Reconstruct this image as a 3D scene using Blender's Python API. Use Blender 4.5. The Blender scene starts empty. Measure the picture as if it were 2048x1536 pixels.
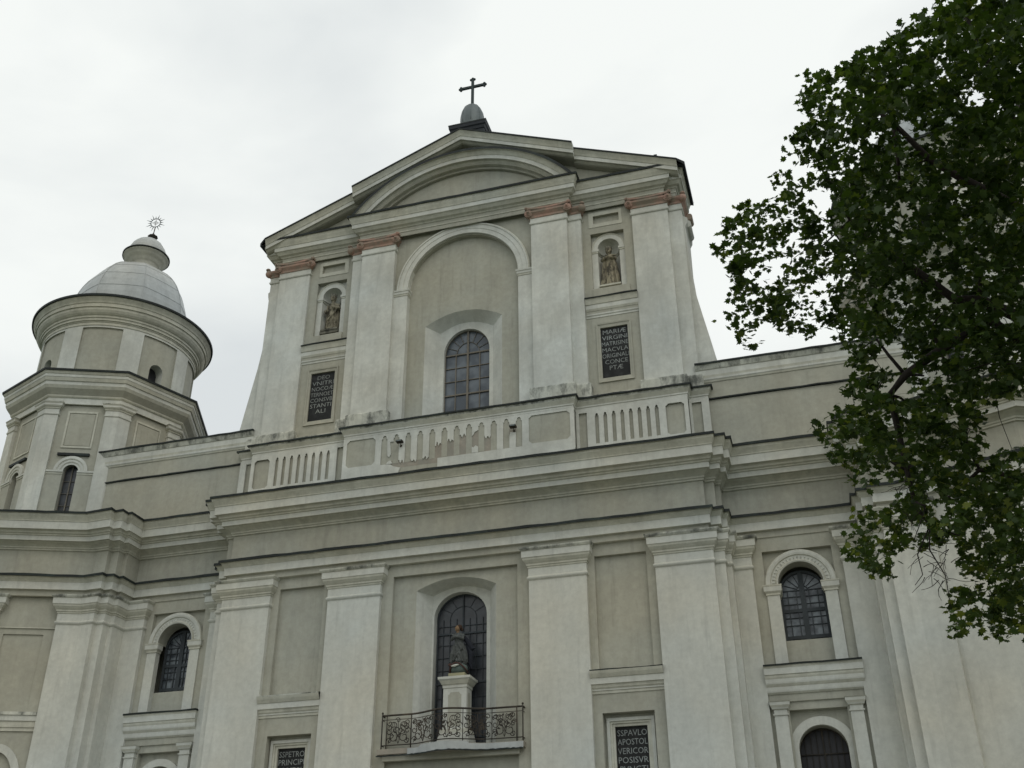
import bpy, math, random
from math import sin, cos, pi, radians as R, sqrt, atan2
from mathutils import Vector, Matrix
from mathutils.geometry import tessellate_polygon
random.seed(7)
C = bpy.context.scene.collection
S = bpy.context.scene
GZ = 1.6                                   # eye height: heights below are written from eye level

# ---------------------------------------------------------------- camera
cd = bpy.data.cameras.new("camera"); cam = bpy.data.objects.new("camera", cd); C.objects.link(cam); S.camera = cam
cd.sensor_width = 36; cd.lens = 36.98; cd.clip_end = 3000; cd.clip_start = 0.1
r_ = Vector((0.95986965, 0.28037868, -0.00616842)); u_ = Vector((0.14296509, -0.47027831, 0.87086123)); f_ = Vector((-0.24127005, 0.83679514, 0.49149024))
M = Matrix((( r_.x, u_.x, -f_.x, 10.617), (r_.y, u_.y, -f_.y, -30.0), (r_.z, u_.z, -f_.z, GZ), (0, 0, 0, 1)))
cam.matrix_world = M

# ---------------------------------------------------------------- world: overcast
W = bpy.data.worlds.new("World"); S.world = W; W.use_nodes = True
nt = W.node_tree; nt.nodes.clear()
def N(t, typ, **kw):
    n = t.nodes.new(typ)
    for k, v in kw.items(): setattr(n, k, v)
    return n
out = N(nt, 'ShaderNodeOutputWorld'); bg = N(nt, 'ShaderNodeBackground'); bg.inputs[1].default_value = 0.1
sky = N(nt, 'ShaderNodeTexSky', sky_type='NISHITA'); sky.sun_disc = False; sky.sun_elevation = R(48); sky.sun_rotation = R(140); sky.dust_density = 3
tc = N(nt, 'ShaderNodeTexCoord'); mp = N(nt, 'ShaderNodeMapping'); mp.inputs['Scale'].default_value = (1.0, 1.0, 2.2); mp.inputs['Location'].default_value = (0.3, 0.1, 0.0)
n1 = N(nt, 'ShaderNodeTexNoise'); n1.inputs['Scale'].default_value = 2.3; n1.inputs['Detail'].default_value = 7; n1.inputs['Roughness'].default_value = 0.48; n1.inputs['Distortion'].default_value = 0.35
cr = N(nt, 'ShaderNodeValToRGB')
cr.color_ramp.elements[0].position = 0.33; cr.color_ramp.elements[0].color = (7.25, 7.65, 7.75, 1)
cr.color_ramp.elements[1].position = 0.62; cr.color_ramp.elements[1].color = (9.55, 9.85, 9.6, 1)
mx = N(nt, 'ShaderNodeMixRGB'); mx.inputs[0].default_value = 0.96
L = nt.links.new
L(tc.outputs['Generated'], mp.inputs[0]); L(mp.outputs[0], n1.inputs[0]); fac = n1.outputs[0]
for d0, ang, amt in (((-0.494, 0.755, 0.431), 9, -0.17), ((-0.44, 0.62, 0.65), 16, -0.07), ((-0.07, 0.73, 0.68), 16, 0.13), ((-0.55, 0.56, 0.62), 14, 0.08)):   # a few broad darker and brighter cloud banks
    dp = N(nt, 'ShaderNodeVectorMath', operation='DOT_PRODUCT'); nz = N(nt, 'ShaderNodeVectorMath', operation='NORMALIZE'); L(tc.outputs['Generated'], nz.inputs[0]); L(nz.outputs[0], dp.inputs[0]); dp.inputs[1].default_value = Vector(d0).normalized()
    mr = N(nt, 'ShaderNodeMapRange'); mr.interpolation_type = 'SMOOTHSTEP'; mr.inputs[1].default_value = cos(R(ang)); mr.inputs[2].default_value = 1.0; mr.inputs[3].default_value = 0; mr.inputs[4].default_value = amt
    ad = N(nt, 'ShaderNodeMath', operation='ADD'); L(dp.outputs['Value'], mr.inputs[0]); L(mr.outputs[0], ad.inputs[0]); L(fac, ad.inputs[1]); fac = ad.outputs[0]
L(fac, cr.inputs[0])
L(sky.outputs[0], mx.inputs[1]); L(cr.outputs[0], mx.inputs[2]); L(mx.outputs[0], bg.inputs[0]); L(bg.outputs[0], out.inputs[0])
sd = bpy.data.lights.new("sun", 'SUN'); sd.energy = 0.5; sd.angle = R(35); sd.color = (1, 0.96, 0.88)
so = bpy.data.objects.new("sun", sd); C.objects.link(so)
el, az = R(48), R(-50)                      # high, in front of the facade, to the viewer's right
dv = Vector((cos(el) * cos(az), cos(el) * sin(az), sin(el)))
so.rotation_euler = dv.to_track_quat('Z', 'Y').to_euler(); so.location = (20, -20, 60)
S.view_settings.view_transform = 'Standard'; S.view_settings.look = 'None'; S.view_settings.exposure = 0.0; S.view_settings.gamma = 1

# ---------------------------------------------------------------- materials
def mat(name, col, rough=0.9, var=0.12, streak=0.12, stain=None, stain_amt=0.0, bump=0.15, spec=0.3, metal=0.0, fine=40, stain_scale=1.2, stain_z=0.35, thr=(0.5, 0.68)):
    m = bpy.data.materials.new(name); m.use_nodes = True; t = m.node_tree; b = t.nodes['Principled BSDF']
    b.inputs['Roughness'].default_value = rough; b.inputs['Specular IOR Level'].default_value = spec; b.inputs['Metallic'].default_value = metal
    g = N(t, 'ShaderNodeNewGeometry'); l = t.links.new
    a = N(t, 'ShaderNodeTexNoise'); a.inputs['Scale'].default_value = 0.55; a.inputs['Detail'].default_value = 7; a.inputs['Roughness'].default_value = 0.62
    l(g.outputs['Position'], a.inputs[0])
    mp = N(t, 'ShaderNodeMapping'); mp.inputs['Scale'].default_value = (2.6, 2.6, 0.32); l(g.outputs['Position'], mp.inputs[0])
    s = N(t, 'ShaderNodeTexNoise'); s.inputs['Scale'].default_value = 1.3; s.inputs['Detail'].default_value = 5; l(mp.outputs[0], s.inputs[0])
    def rng(n, lo, hi, a0=0.3, a1=0.7):
        q = N(t, 'ShaderNodeMapRange'); q.inputs[1].default_value = a0; q.inputs[2].default_value = a1; q.inputs[3].default_value = lo; q.inputs[4].default_value = hi
        l(n, q.inputs[0]); return q.outputs[0]
    v1 = rng(a.outputs[0], 1 - var, 1 + var); v2 = rng(s.outputs[0], 1 - streak, 1 + streak * 0.5)
    mu = N(t, 'ShaderNodeMath', operation='MULTIPLY'); l(v1, mu.inputs[0]); l(v2, mu.inputs[1])
    hs = N(t, 'ShaderNodeMixRGB', blend_type='MULTIPLY'); hs.inputs[0].default_value = 1; hs.inputs[1].default_value = (*col, 1); l(mu.outputs[0], hs.inputs[2])
    # slow drift between a cooler and a warmer cast of the same paint
    w = N(t, 'ShaderNodeTexNoise'); w.inputs['Scale'].default_value = 0.23; w.inputs['Detail'].default_value = 3; l(g.outputs['Position'], w.inputs[0])
    wc = N(t, 'ShaderNodeValToRGB'); wc.color_ramp.elements[0].position = 0.35; wc.color_ramp.elements[1].position = 0.65
    wc.color_ramp.elements[0].color = (0.96, 1.0, 1.03, 1); wc.color_ramp.elements[1].color = (1.03, 1.0, 0.94, 1); l(w.outputs[0], wc.inputs[0])
    h2 = N(t, 'ShaderNodeMixRGB', blend_type='MULTIPLY'); h2.inputs[0].default_value = 1; l(hs.outputs[0], h2.inputs[1]); l(wc.outputs[0], h2.inputs[2])
    gn = N(t, 'ShaderNodeTexNoise'); gn.inputs['Scale'].default_value = 5.5; gn.inputs['Detail'].default_value = 8; gn.inputs['Roughness'].default_value = 0.7; l(g.outputs['Position'], gn.inputs[0])
    mp4 = N(t, 'ShaderNodeMapping'); mp4.inputs['Scale'].default_value = (5.0, 5.0, 0.45); l(g.outputs['Position'], mp4.inputs[0])
    dn = N(t, 'ShaderNodeTexNoise'); dn.inputs['Scale'].default_value = 1.0; dn.inputs['Detail'].default_value = 6; dn.inputs['Roughness'].default_value = 0.6; l(mp4.outputs[0], dn.inputs[0])
    g1 = rng(gn.outputs[0], 0.90, 1.10, 0.3, 0.7); d1 = rng(dn.outputs[0], 1.0, 0.83, 0.56, 0.76)
    gm = N(t, 'ShaderNodeMath', operation='MULTIPLY'); l(g1, gm.inputs[0]); l(d1, gm.inputs[1])
    h3 = N(t, 'ShaderNodeMixRGB', blend_type='MULTIPLY'); h3.inputs[0].default_value = 1; l(h2.outputs[0], h3.inputs[1]); l(gm.outputs[0], h3.inputs[2])
    res = h3.outputs[0]
    if stain:
        mp2 = N(t, 'ShaderNodeMapping'); mp2.inputs['Scale'].default_value = (1, 1, stain_z); l(g.outputs['Position'], mp2.inputs[0])
        q = N(t, 'ShaderNodeTexNoise'); q.inputs['Scale'].default_value = stain_scale; q.inputs['Detail'].default_value = 9; q.inputs['Roughness'].default_value = 0.72; l(mp2.outputs[0], q.inputs[0])
        k = rng(q.outputs[0], 0, stain_amt, *thr); mm = N(t, 'ShaderNodeMixRGB'); l(k, mm.inputs[0]); l(res, mm.inputs[1]); mm.inputs[2].default_value = (*stain, 1); res = mm.outputs[0]
    l(res, b.inputs['Base Color'])
    if bump:
        fn = N(t, 'ShaderNodeTexNoise'); fn.inputs['Scale'].default_value = fine; fn.inputs['Detail'].default_value = 4; l(g.outputs['Position'], fn.inputs[0])
        f2 = N(t, 'ShaderNodeTexNoise'); f2.inputs['Scale'].default_value = 2.2; f2.inputs['Detail'].default_value = 3; l(g.outputs['Position'], f2.inputs[0])
        ad = N(t, 'ShaderNodeMath', operation='MULTIPLY_ADD'); l(f2.outputs[0], ad.inputs[0]); ad.inputs[1].default_value = 2.0; l(fn.outputs[0], ad.inputs[2])
        bp = N(t, 'ShaderNodeBump'); bp.inputs['Strength'].default_value = bump; bp.inputs['Distance'].default_value = 0.02; l(ad.outputs[0], bp.inputs['Height']); l(bp.outputs[0], b.inputs['Normal'])
    return m
WH = mat('white_limewash_dimmed', (0.53, 0.53, 0.485), var=0.08, streak=0.05, stain=(0.40, 0.40, 0.355), stain_amt=0.35, thr=(0.52, 0.75))  # base tone lowered to paint in the dimmer light on the lower storey
WU = mat('weathered_white_limewash', (0.575, 0.575, 0.53), var=0.14, streak=0.07, stain=(0.37, 0.37, 0.33), stain_amt=0.6, thr=(0.42, 0.72), stain_scale=0.9, stain_z=.6)
BG = mat('beige_render', (0.378, 0.369, 0.312), var=0.10, streak=0.06, stain=(0.30, 0.29, 0.235), stain_amt=0.45, thr=(0.5, 0.75))
LT = mat('pale_moulding_limewash', (0.51, 0.50, 0.43), var=0.10, streak=0.09, stain=(0.27, 0.26, 0.21), stain_amt=0.55, thr=(0.5, 0.72), stain_scale=1.6, stain_z=1.0)
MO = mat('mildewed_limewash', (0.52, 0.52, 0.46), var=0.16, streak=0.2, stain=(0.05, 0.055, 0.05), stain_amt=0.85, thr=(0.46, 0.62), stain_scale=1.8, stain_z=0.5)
RE = mat('faded_red_stone', (0.41, 0.26, 0.21), var=0.2, streak=0.2, stain=(0.24, 0.21, 0.165), stain_amt=0.9, thr=(0.42, 0.58), stain_scale=2.2, stain_z=1.0)
TN = mat('bare_tan_render', (0.32, 0.285, 0.24), var=0.25, streak=0.1, stain=(0.27, 0.26, 0.22), stain_amt=0.9, thr=(0.4, 0.6), stain_scale=2.5, stain_z=1, bump=0.4)
FL = mat('dark_green_flashing', (0.011, 0.015, 0.014), rough=0.7, var=0.3, streak=0.1, stain=(0.03, 0.045, 0.038), stain_amt=0.7, spec=0.4)
GR = mat('green_flashing_sheet', (0.05, 0.085, 0.065), rough=0.6, var=0.3, stain=(0.02, 0.035, 0.03), stain_amt=0.8, spec=0.4)
ZN = mat('zinc_sheet', (0.40, 0.415, 0.41), rough=0.5, var=0.12, streak=0.10, stain=(0.28, 0.30, 0.30), stain_amt=0.5, spec=0.4, metal=0.1, bump=0.06)
ZD = mat('grey_lead_sheet', (0.13, 0.15, 0.15), rough=0.5, var=0.2, spec=0.5, metal=0.3, bump=0.05)
DK = mat('dark_roof_sheet', (0.02, 0.024, 0.03), rough=0.6, var=0.2, spec=0.3)
IR = mat('black_iron', (0.045, 0.040, 0.034), rough=0.8, var=0.3, stain=(0.14, 0.11, 0.08), stain_amt=0.8, bump=0.1, spec=.2)
ZB = mat('dark_patinated_metal', (0.03, 0.045, 0.045), rough=0.6, var=0.2)
PQ = mat('black_slate', (0.012, 0.013, 0.013), rough=0.7, var=0.3, stain=(0.05, 0.05, 0.05), stain_amt=0.5, stain_scale=3.5, stain_z=1)
LE = mat('grey_lettering', (0.27, 0.285, 0.28), var=0.25, stain=(0.10, 0.10, 0.10), stain_amt=0.6, stain_scale=4, stain_z=1)
WF = mat('weathered_window_frame', (0.17, 0.15, 0.125), rough=0.8, var=0.2)
WD = mat('dark_window_frame', (0.045, 0.052, 0.058), rough=0.7, var=0.2)
ST = mat('weathered_statue_stone', (0.22, 0.21, 0.17), var=0.3, streak=0.3, stain=(0.035, 0.035, 0.028), stain_amt=0.85, thr=(0.46, 0.6), stain_scale=3.2, stain_z=0.5, bump=0.5, fine=25)
ST2 = mat('ochre_stained_stone', (0.29, 0.26, 0.19), var=0.3, streak=0.3, stain=(0.045, 0.04, 0.03), stain_amt=0.9, thr=(0.45, 0.56), stain_scale=4.5, stain_z=0.5, bump=0.5, fine=25)
PB = mat('blue_grey_paint', (0.07, 0.075, 0.072), var=0.3, stain=(0.16, 0.17, 0.17), stain_amt=0.8, thr=(0.5, 0.62), stain_scale=3.5, stain_z=1)
PN = mat('navy_paint', (0.016, 0.018, 0.025), var=0.3)
SK = mat('flesh_paint', (0.22, 0.14, 0.08), var=0.2)
HR = mat('brown_paint', (0.05, 0.03, 0.02), var=0.2)
SN = mat('dull_red_paint', (0.075, 0.038, 0.032), var=0.3)
GB = mat('teal_globe_paint', (0.11, 0.14, 0.13), var=0.3, stain=(0.05, 0.07, 0.08), stain_amt=0.8)
YE = mat('ochre_paint', (0.33, 0.31, 0.20), var=0.2)
BARK = mat('bark', (0.030, 0.024, 0.020), var=0.3, streak=0.3, bump=0.6, fine=20)
def glass(name, col, rough, c2, sc):
    m = bpy.data.materials.new(name); m.use_nodes = True; t = m.node_tree; b = t.nodes['Principled BSDF']
    g = N(t, 'ShaderNodeNewGeometry'); n = N(t, 'ShaderNodeTexNoise'); n.inputs['Scale'].default_value = sc; n.inputs['Detail'].default_value = 2
    r = N(t, 'ShaderNodeValToRGB'); r.color_ramp.elements[0].position = 0.4; r.color_ramp.elements[1].position = 0.62
    r.color_ramp.elements[0].color = (*col, 1); r.color_ramp.elements[1].color = (*c2, 1)
    t.links.new(g.outputs[0], n.inputs[0]); t.links.new(n.outputs[0], r.inputs[0]); t.links.new(r.outputs[0], b.inputs['Base Color'])
    b.inputs['Roughness'].default_value = rough; b.inputs['Specular IOR Level'].default_value = 0.55
    bp = N(t, 'ShaderNodeBump'); bp.inputs['Strength'].default_value = 0.35; bp.inputs['Distance'].default_value = 0.03; t.links.new(n.outputs[0], bp.inputs['Height']); t.links.new(bp.outputs[0], b.inputs['Normal'])
    return m
GL = glass('old_glass_painted_reflection', (0.05, 0.063, 0.078), 0.25, (0.115, 0.135, 0.155), 1.9)  # paler blue-grey blotches paint sky reflections into the pane colour
GD = glass('dark_leaded_glass', (0.018, 0.021, 0.026), 0.35, (0.035, 0.042, 0.05), 2.5)
GV = glass('dark_interior_glass', (0.006, 0.006, 0.009), 0.5, (0.012, 0.011, 0.016), 2.0)
GP = glass('bay_glass_painted_reflection', (0.028, 0.036, 0.046), 0.3, (0.15, 0.175, 0.195), 3.0)  # light patches stand for reflections, put into the base colour

# ---------------------------------------------------------------- mesh building
rj = random.Random(21)
class MB:
    def __init__(s, tf=None): s.v = []; s.f = []; s.mi = []; s.mats = []; s.tf = tf; s.sm = []
    def m(s, m):
        if m not in s.mats: s.mats.append(m)
        return s.mats.index(m)
    def P(s, p): 
        s.v.append(s.tf(*p) if s.tf else p); return len(s.v) - 1
    def F(s, idx, k, sm=False): s.f.append(idx); s.mi.append(k); s.sm.append(sm)
    def poly(s, pts, m): s.F([s.P(p) for p in pts], s.m(m))
    def box(s, x0, x1, y0, y1, z0, z1, m):
        i = [s.P(p) for p in ((x0,y0,z0),(x1,y0,z0),(x1,y1,z0),(x0,y1,z0),(x0,y0,z1),(x1,y0,z1),(x1,y1,z1),(x0,y1,z1))]; k = s.m(m)
        for q in ((0,1,5,4),(1,2,6,5),(2,3,7,6),(3,0,4,7),(4,5,6,7),(3,2,1,0)): s.F([i[a] for a in q], k)
    def ring(s, a, ya, b, yb, m, closed=True):        # band joining outline a (x,z) at depth ya to b at yb
        k = s.m(m); ia = [s.P((x, ya, z)) for x, z in a]; ib = [s.P((x, yb, z)) for x, z in b]; n = len(a)
        for i in range(n if closed else n - 1): j = (i + 1) % n; s.F([ia[i], ia[j], ib[j], ib[i]], k)
    def plate(s, outer, holes, y, m):                 # flat sheet in the x,z plane with holes
        k = s.m(m); loops = [[Vector((x, z, 0)) for x, z in outer]] + [[Vector((x, z, 0)) for x, z in h] for h in holes]
        flat = [p for l in loops for p in l]; tr = tessellate_polygon(loops); ii = [s.P((p.x, y, p.y)) for p in flat]
        for t in tr: s.F([ii[a] for a in t], k)
    def slab(s, outer, y0, y1, m, holes=()):          # plate with thickness, front at y0
        s.plate(outer, holes, y0, m); s.ring(outer, y0, outer, y1, m)
        for h in holes: s.ring(h, y0, h, y1, m)
    def sweep(s, path, prof, closed=False, xs=1.0):   # prof: (out, z[, mat]) ; path in plan, outward = right of travel
        wav = any(len(q) > 2 and q[2] is FL for q in prof) and not closed
        if wav:                                        # hand-folded sheet edges: split long runs so that they can wander a little
            q = [path[0]]
            for a, b in zip(path, path[1:]):
                k = max(1, int(math.hypot(b[0]-a[0], b[1]-a[1])/.45)); q += [(a[0]+(b[0]-a[0])*i/k, a[1]+(b[1]-a[1])*i/k) for i in range(1, k+1)]
            path = q; jz = [rj.uniform(-.013, .013) for _ in path]; jo = [rj.uniform(-.01, .012) for _ in path]
        n = len(path); offs = []
        for i in range(n):
            def nr(a, b):
                d = Vector((b[0]-a[0], b[1]-a[1])).normalized(); return Vector((d.y, -d.x))
            if closed: n0 = nr(path[i-1], path[i]); n1 = nr(path[i], path[(i+1) % n])
            else:
                n0 = nr(path[max(i-1,0)], path[max(i,1)]); n1 = nr(path[min(i,n-2)], path[min(i+1,n-1)])
            mv = (n0 + n1) / max(0.3, 1 + n0.dot(n1)); offs.append(Vector((mv.x * xs, mv.y)))
        rows = []
        for q in prof:
            w = wav and len(q) > 2 and q[2] is FL
            rows.append([s.P((path[i][0] + offs[i].x * (q[0] + (jo[i] if w else 0)), path[i][1] + offs[i].y * (q[0] + (jo[i] if w else 0)), q[1] + (jz[i] if w else 0))) for i in range(n)])
        for j in range(len(prof) - 1):
            k = s.m(prof[j+1][2])
            for i in range(n if closed else n - 1):
                i2 = (i + 1) % n; s.F([rows[j][i], rows[j][i2], rows[j+1][i2], rows[j+1][i]], k)
    def lathe(s, prof, c, m, n=48, a0=0.0, a1=2*pi, smooth=True):    # prof (r,z)
        k = s.m(m); full = abs(a1 - a0 - 2*pi) < 1e-6; cnt = n if full else n + 1; rows = []
        for r, z in prof: rows.append([s.P((c[0] + r * cos(a0 + (a1-a0)*i/n), c[1] + r * sin(a0 + (a1-a0)*i/n), z)) for i in range(cnt)])
        for j in range(len(prof)-1):
            for i in range(n): i2 = (i+1) % cnt; s.F([rows[j][i], rows[j][i2], rows[j+1][i2], rows[j+1][i]], k, smooth)
    def tube(s, pts, rad, m, n=6, smooth=True):
        k = s.m(m); rows = []; P_ = [Vector(p) for p in pts]
        for i, p in enumerate(P_):
            d = (P_[min(i+1, len(P_)-1)] - P_[max(i-1, 0)]); d = d.normalized() if d.length > 1e-9 else Vector((0,0,1))
            a = d.cross(Vector((0.13, 0.21, 0.97))); a = a.normalized() if a.length > 1e-6 else Vector((1,0,0)); b = d.cross(a)
            r = rad[i] if isinstance(rad, (list, tuple)) else rad
            rows.append([s.P(tuple(p + a * (r*cos(2*pi*q/n)) + b * (r*sin(2*pi*q/n)))) for q in range(n)])
        for i in range(len(rows)-1):
            for q in range(n): q2 = (q+1) % n; s.F([rows[i][q], rows[i][q2], rows[i+1][q2], rows[i+1][q]], k, smooth)
        s.F(rows[0][::-1], k); s.F(rows[-1], k)
    def ball(s, c, rx, ry, rz, m, n=16):
        k = s.m(m); rows = []
        for j in range(n//2 + 1):
            t = pi * j / (n//2); rr = max(sin(t), 1e-3)
            rows.append([s.P((c[0] + rx*rr*cos(2*pi*i/n), c[1] + ry*rr*sin(2*pi*i/n), c[2] - rz*cos(t))) for i in range(n)])
        for j in range(len(rows)-1):
            for i in range(n): s.F([rows[j][i], rows[j][(i+1)%n], rows[j+1][(i+1)%n], rows[j+1][i]], k, True)
    def build(s, name, parent=None, base=None, bevel=0.0):
        ox, oy, oz = 0, 0, 0
        if parent is not None:
            w = parent; o = Vector((0,0,0))
            while w is not None: o += w.location; w = w.parent
            ox, oy, oz = o
        loc = Vector((0,0,0))
        if base is not None: loc = Vector((base[0]-ox, base[1]-oy, base[2]+GZ-oz))
        me = bpy.data.meshes.new(name)
        me.from_pydata([(x-ox-loc.x, y-oy-loc.y, z+GZ-oz-loc.z) for x, y, z in s.v], [], s.f)
        for q in s.mats: me.materials.append(q)
        me.polygons.foreach_set('material_index', s.mi); me.polygons.foreach_set('use_smooth', s.sm); me.update()
        o = bpy.data.objects.new(name, me); C.objects.link(o); o.location = loc
        if parent is not None: o.parent = parent
        if bevel:
            b = o.modifiers.new('b', 'BEVEL'); b.width = bevel; b.segments = 1; b.limit_method = 'ANGLE'; b.angle_limit = R(50)
        return o
def thing(name, label, cat, loc=(0,0,0), group=None):
    o = bpy.data.objects.new(name, None); C.objects.link(o); o.location = (loc[0], loc[1], loc[2] + GZ)
    o['label'] = label; o['category'] = cat
    if group: o['group'] = group
    return o
def arc(cx, hw, zs, rise, n=24):      # from right spring over to left spring
    return [(cx + hw*cos(pi*i/n), zs + rise*sin(pi*i/n)) for i in range(n+1)]
def arch(cx, hw, zb, zs, rise, n=24): return [(cx-hw, zb), (cx+hw, zb)] + arc(cx, hw, zs, rise, n)
def seg(cx, hw, zb, zs, rise, n=24):  # jambs with a low segmental head
    q = []
    for i in range(n+1):
        t = 1 - 2*i/n; q.append((cx + hw*t, zs + rise*(1 - t*t)))
    return [(cx-hw, zb), (cx+hw, zb)] + q
def rect(x0, x1, z0, z1): return [(x0, z0), (x1, z0), (x1, z1), (x0, z1)]
def mx_(o, s): return [(s*x, z) for x, z in o]
GND = -GZ

cath = thing('cathedral', 'grey-white baroque cathedral with gabled upper storey, balustrade and two domed corner towers', 'church', (0, 0, GND))

# ================================================================ LOWER STOREY
H = [(8.03,.05),(8.03,.25),(8.33,.25),(8.33,.55),(8.48,.55),(8.48,1.15),(12.45,1.15),(12.45,.42),(12.6,.42),(12.6,.1),(12.9,.1),(12.9,-.1),(13.5,-.08),(16.8,-1.41),(20.1,-.05),(21.46,3.25),(20.1,6.5)]
PATH = [(-x, y) for x, y in H[::-1]] + H
m = MB()                                           # frieze wall
m.sweep(PATH, [(0, 11.601, BG), (0, 13.33, BG)])
m.build('frieze', cath)
m = MB()                                           # main cornice
cor = [(0,13.25),(.06,13.26,LT),(.07,13.31,LT),(.11,13.32,LT),(.12,13.37,LT),(.20,13.42,LT),(.32,13.47,LT),(.34,13.49,LT),(.44,13.495,LT),(.445,13.66,WH),(.49,13.67,LT),(.50,13.71,LT),(.56,13.73,LT),(.58,13.79,LT),(.62,13.82,LT),(.72,13.825,LT),
       (.725,14.10,WH),(.75,14.105,LT),(.755,14.14,LT),(.80,14.21,LT),(.86,14.29,LT),(.88,14.36,LT),(.90,14.355,LT),(.93,14.35,FL),(.94,14.43,FL),(.60,14.50,FL),(0,14.60,GR)]
m.sweep(PATH, cor, xs=.6); m.build('cornice', cath)
m = MB()                                           # string course (architrave)
sc = [(-.1,11.60),(.04,11.605,LT),(.045,11.80,BG),(.07,11.805,LT),(.16,11.81,LT),(.165,12.07,WH),(.18,12.08,LT),(.21,12.12,LT),(.28,12.19,LT),(.29,12.24,LT),(.33,12.22,LT),(.36,12.215,FL),(.365,12.30,FL),(0,12.36,FL)]
m.sweep(PATH, sc, xs=.65); m.build('string_course', cath)

def capital_prof(z0=10.64):
    d = z0 - 10.64
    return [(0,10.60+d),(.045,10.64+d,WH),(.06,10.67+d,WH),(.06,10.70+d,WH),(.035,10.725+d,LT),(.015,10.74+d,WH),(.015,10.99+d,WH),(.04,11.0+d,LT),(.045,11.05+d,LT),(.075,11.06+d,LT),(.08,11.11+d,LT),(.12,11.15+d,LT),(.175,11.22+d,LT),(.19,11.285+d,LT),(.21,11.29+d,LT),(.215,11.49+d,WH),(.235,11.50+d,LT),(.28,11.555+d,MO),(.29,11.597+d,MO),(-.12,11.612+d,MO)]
def cluster(path, s=1, z0=GND):
    p = path if s > 0 else [(-x, y) for x, y in path[::-1]]
    m = MB(); m.sweep(p, [(0, z0, WH), (0, 10.64, WH)])
    o = m.build('pilaster', cath)
    m = MB(); m.sweep(p, capital_prof(), xs=.85); m.build('capital', o)
    m = MB(); m.sweep(p, [(0,GND),(.16,GND,WH),(.16,GND+1.0,WH),(.10,GND+1.12,LT),(.08,GND+1.3,LT),(0,GND+1.42,WH)]); m.build('pilaster_base', o)
for s in (1, -1):
    cluster([(2.46,.2),(2.46,0),(4.27,0),(4.27,.2)], s)
    cluster([(6.37,.2),(6.37,0),(8.11,0),(8.11,.22),(8.42,.22),(8.42,.52),(8.58,.52),(8.58,1.0),(9.13,1.0),(9.13,1.16)], s)
    cluster([(11.74,1.16),(11.74,1.0),(12.5,1.0),(12.5,.37),(12.66,.37),(12.66,.05),(12.95,.05),(12.95,-.14),(13.48,-.12),(14.2,-.415),(14.25,-.29)], s)

# wall between the pilasters
SP = seg(0, 1.32, 5.76, 10.74, .33)
m = MB()
PR = rect(-2.08, 2.05, GND+.5, 11.24)
m.plate(rect(-2.5, 2.5, GND, 11.60), [PR], .15, BG); m.ring(PR, .15, PR, .3, BG)
m.plate(PR, [SP], .3, BG); m.build('centre_bay_wall', cath)
m = MB()
SP2 = seg(0, .96, 5.76, 10.70, .24); m.ring(SP, .3, SP2, .85, WH)
AW = arch(-.03, .875, 5.765, 9.98, .79)
m.plate(SP2, [AW], .85, WH); m.ring(AW, .85, AW, 1.17, WH)
m.build('window_surround', cath)
for s in (1, -1):
    m = MB(); h1 = mx_(rect(4.5, 6.1, 7.6, 11.22), s); h2 = mx_(rect(4.53, 6.02, 3.2, 6.53), s); h3 = mx_(rect(4.62, 5.95, 3.3, 6.38), s)
    m.plate(mx_(rect(4.2, 6.45, GND, 11.60), s), [h1, h2], .15, BG); m.ring(h1, .15, h1, .28, BG); m.plate(h1, [], .28, BG)
    m.ring(h2, .15, h2, .42, BG); m.plate(h2, [mx_(rect(4.82, 5.75, 3.53, 6.19), s)], .42, BG)
    m.build('narrow_bay_wall', cath)
    m = MB()                                     # plaque frame
    a = mx_(rect(4.6, 5.97, 3.3, 6.42), s); b = mx_(rect(4.69, 5.88, 3.4, 6.33), s); c = mx_(rect(4.75, 5.82, 3.46, 6.27), s); d = mx_(rect(4.82, 5.75, 3.53, 6.19), s)
    m.ring(a, .42, a, .34, LT); m.ring(a, .34, b, .33, WH); m.ring(b, .33, b, .37, LT); m.ring(b, .37, c, .37, LT); m.ring(c, .37, c, .41, LT); m.ring(c, .41, d, .41, LT); m.ring(d, .41, d, .5, LT)
    m.build('plaque_frame', cath)
    m = MB(); x0, x1 = (4.27, 6.37) if s > 0 else (-6.37, -4.27)
    m.sweep([(x0-.01, .15), (x1+.01, .15)], [(0,7.06),(.03,7.07,LT),(.035,7.14,LT),(.06,7.15,LT),(.065,7.19,WH),(.10,7.23,LT),(.12,7.31,LT),(.16,7.32,LT),(.165,7.49,WH),(.19,7.50,LT),(.25,7.60,LT),(.28,7.68,LT),(.285,7.71,FL if s > 0 else MO),(0,7.76,LT)])
    m.build('ledge', cath)

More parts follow.
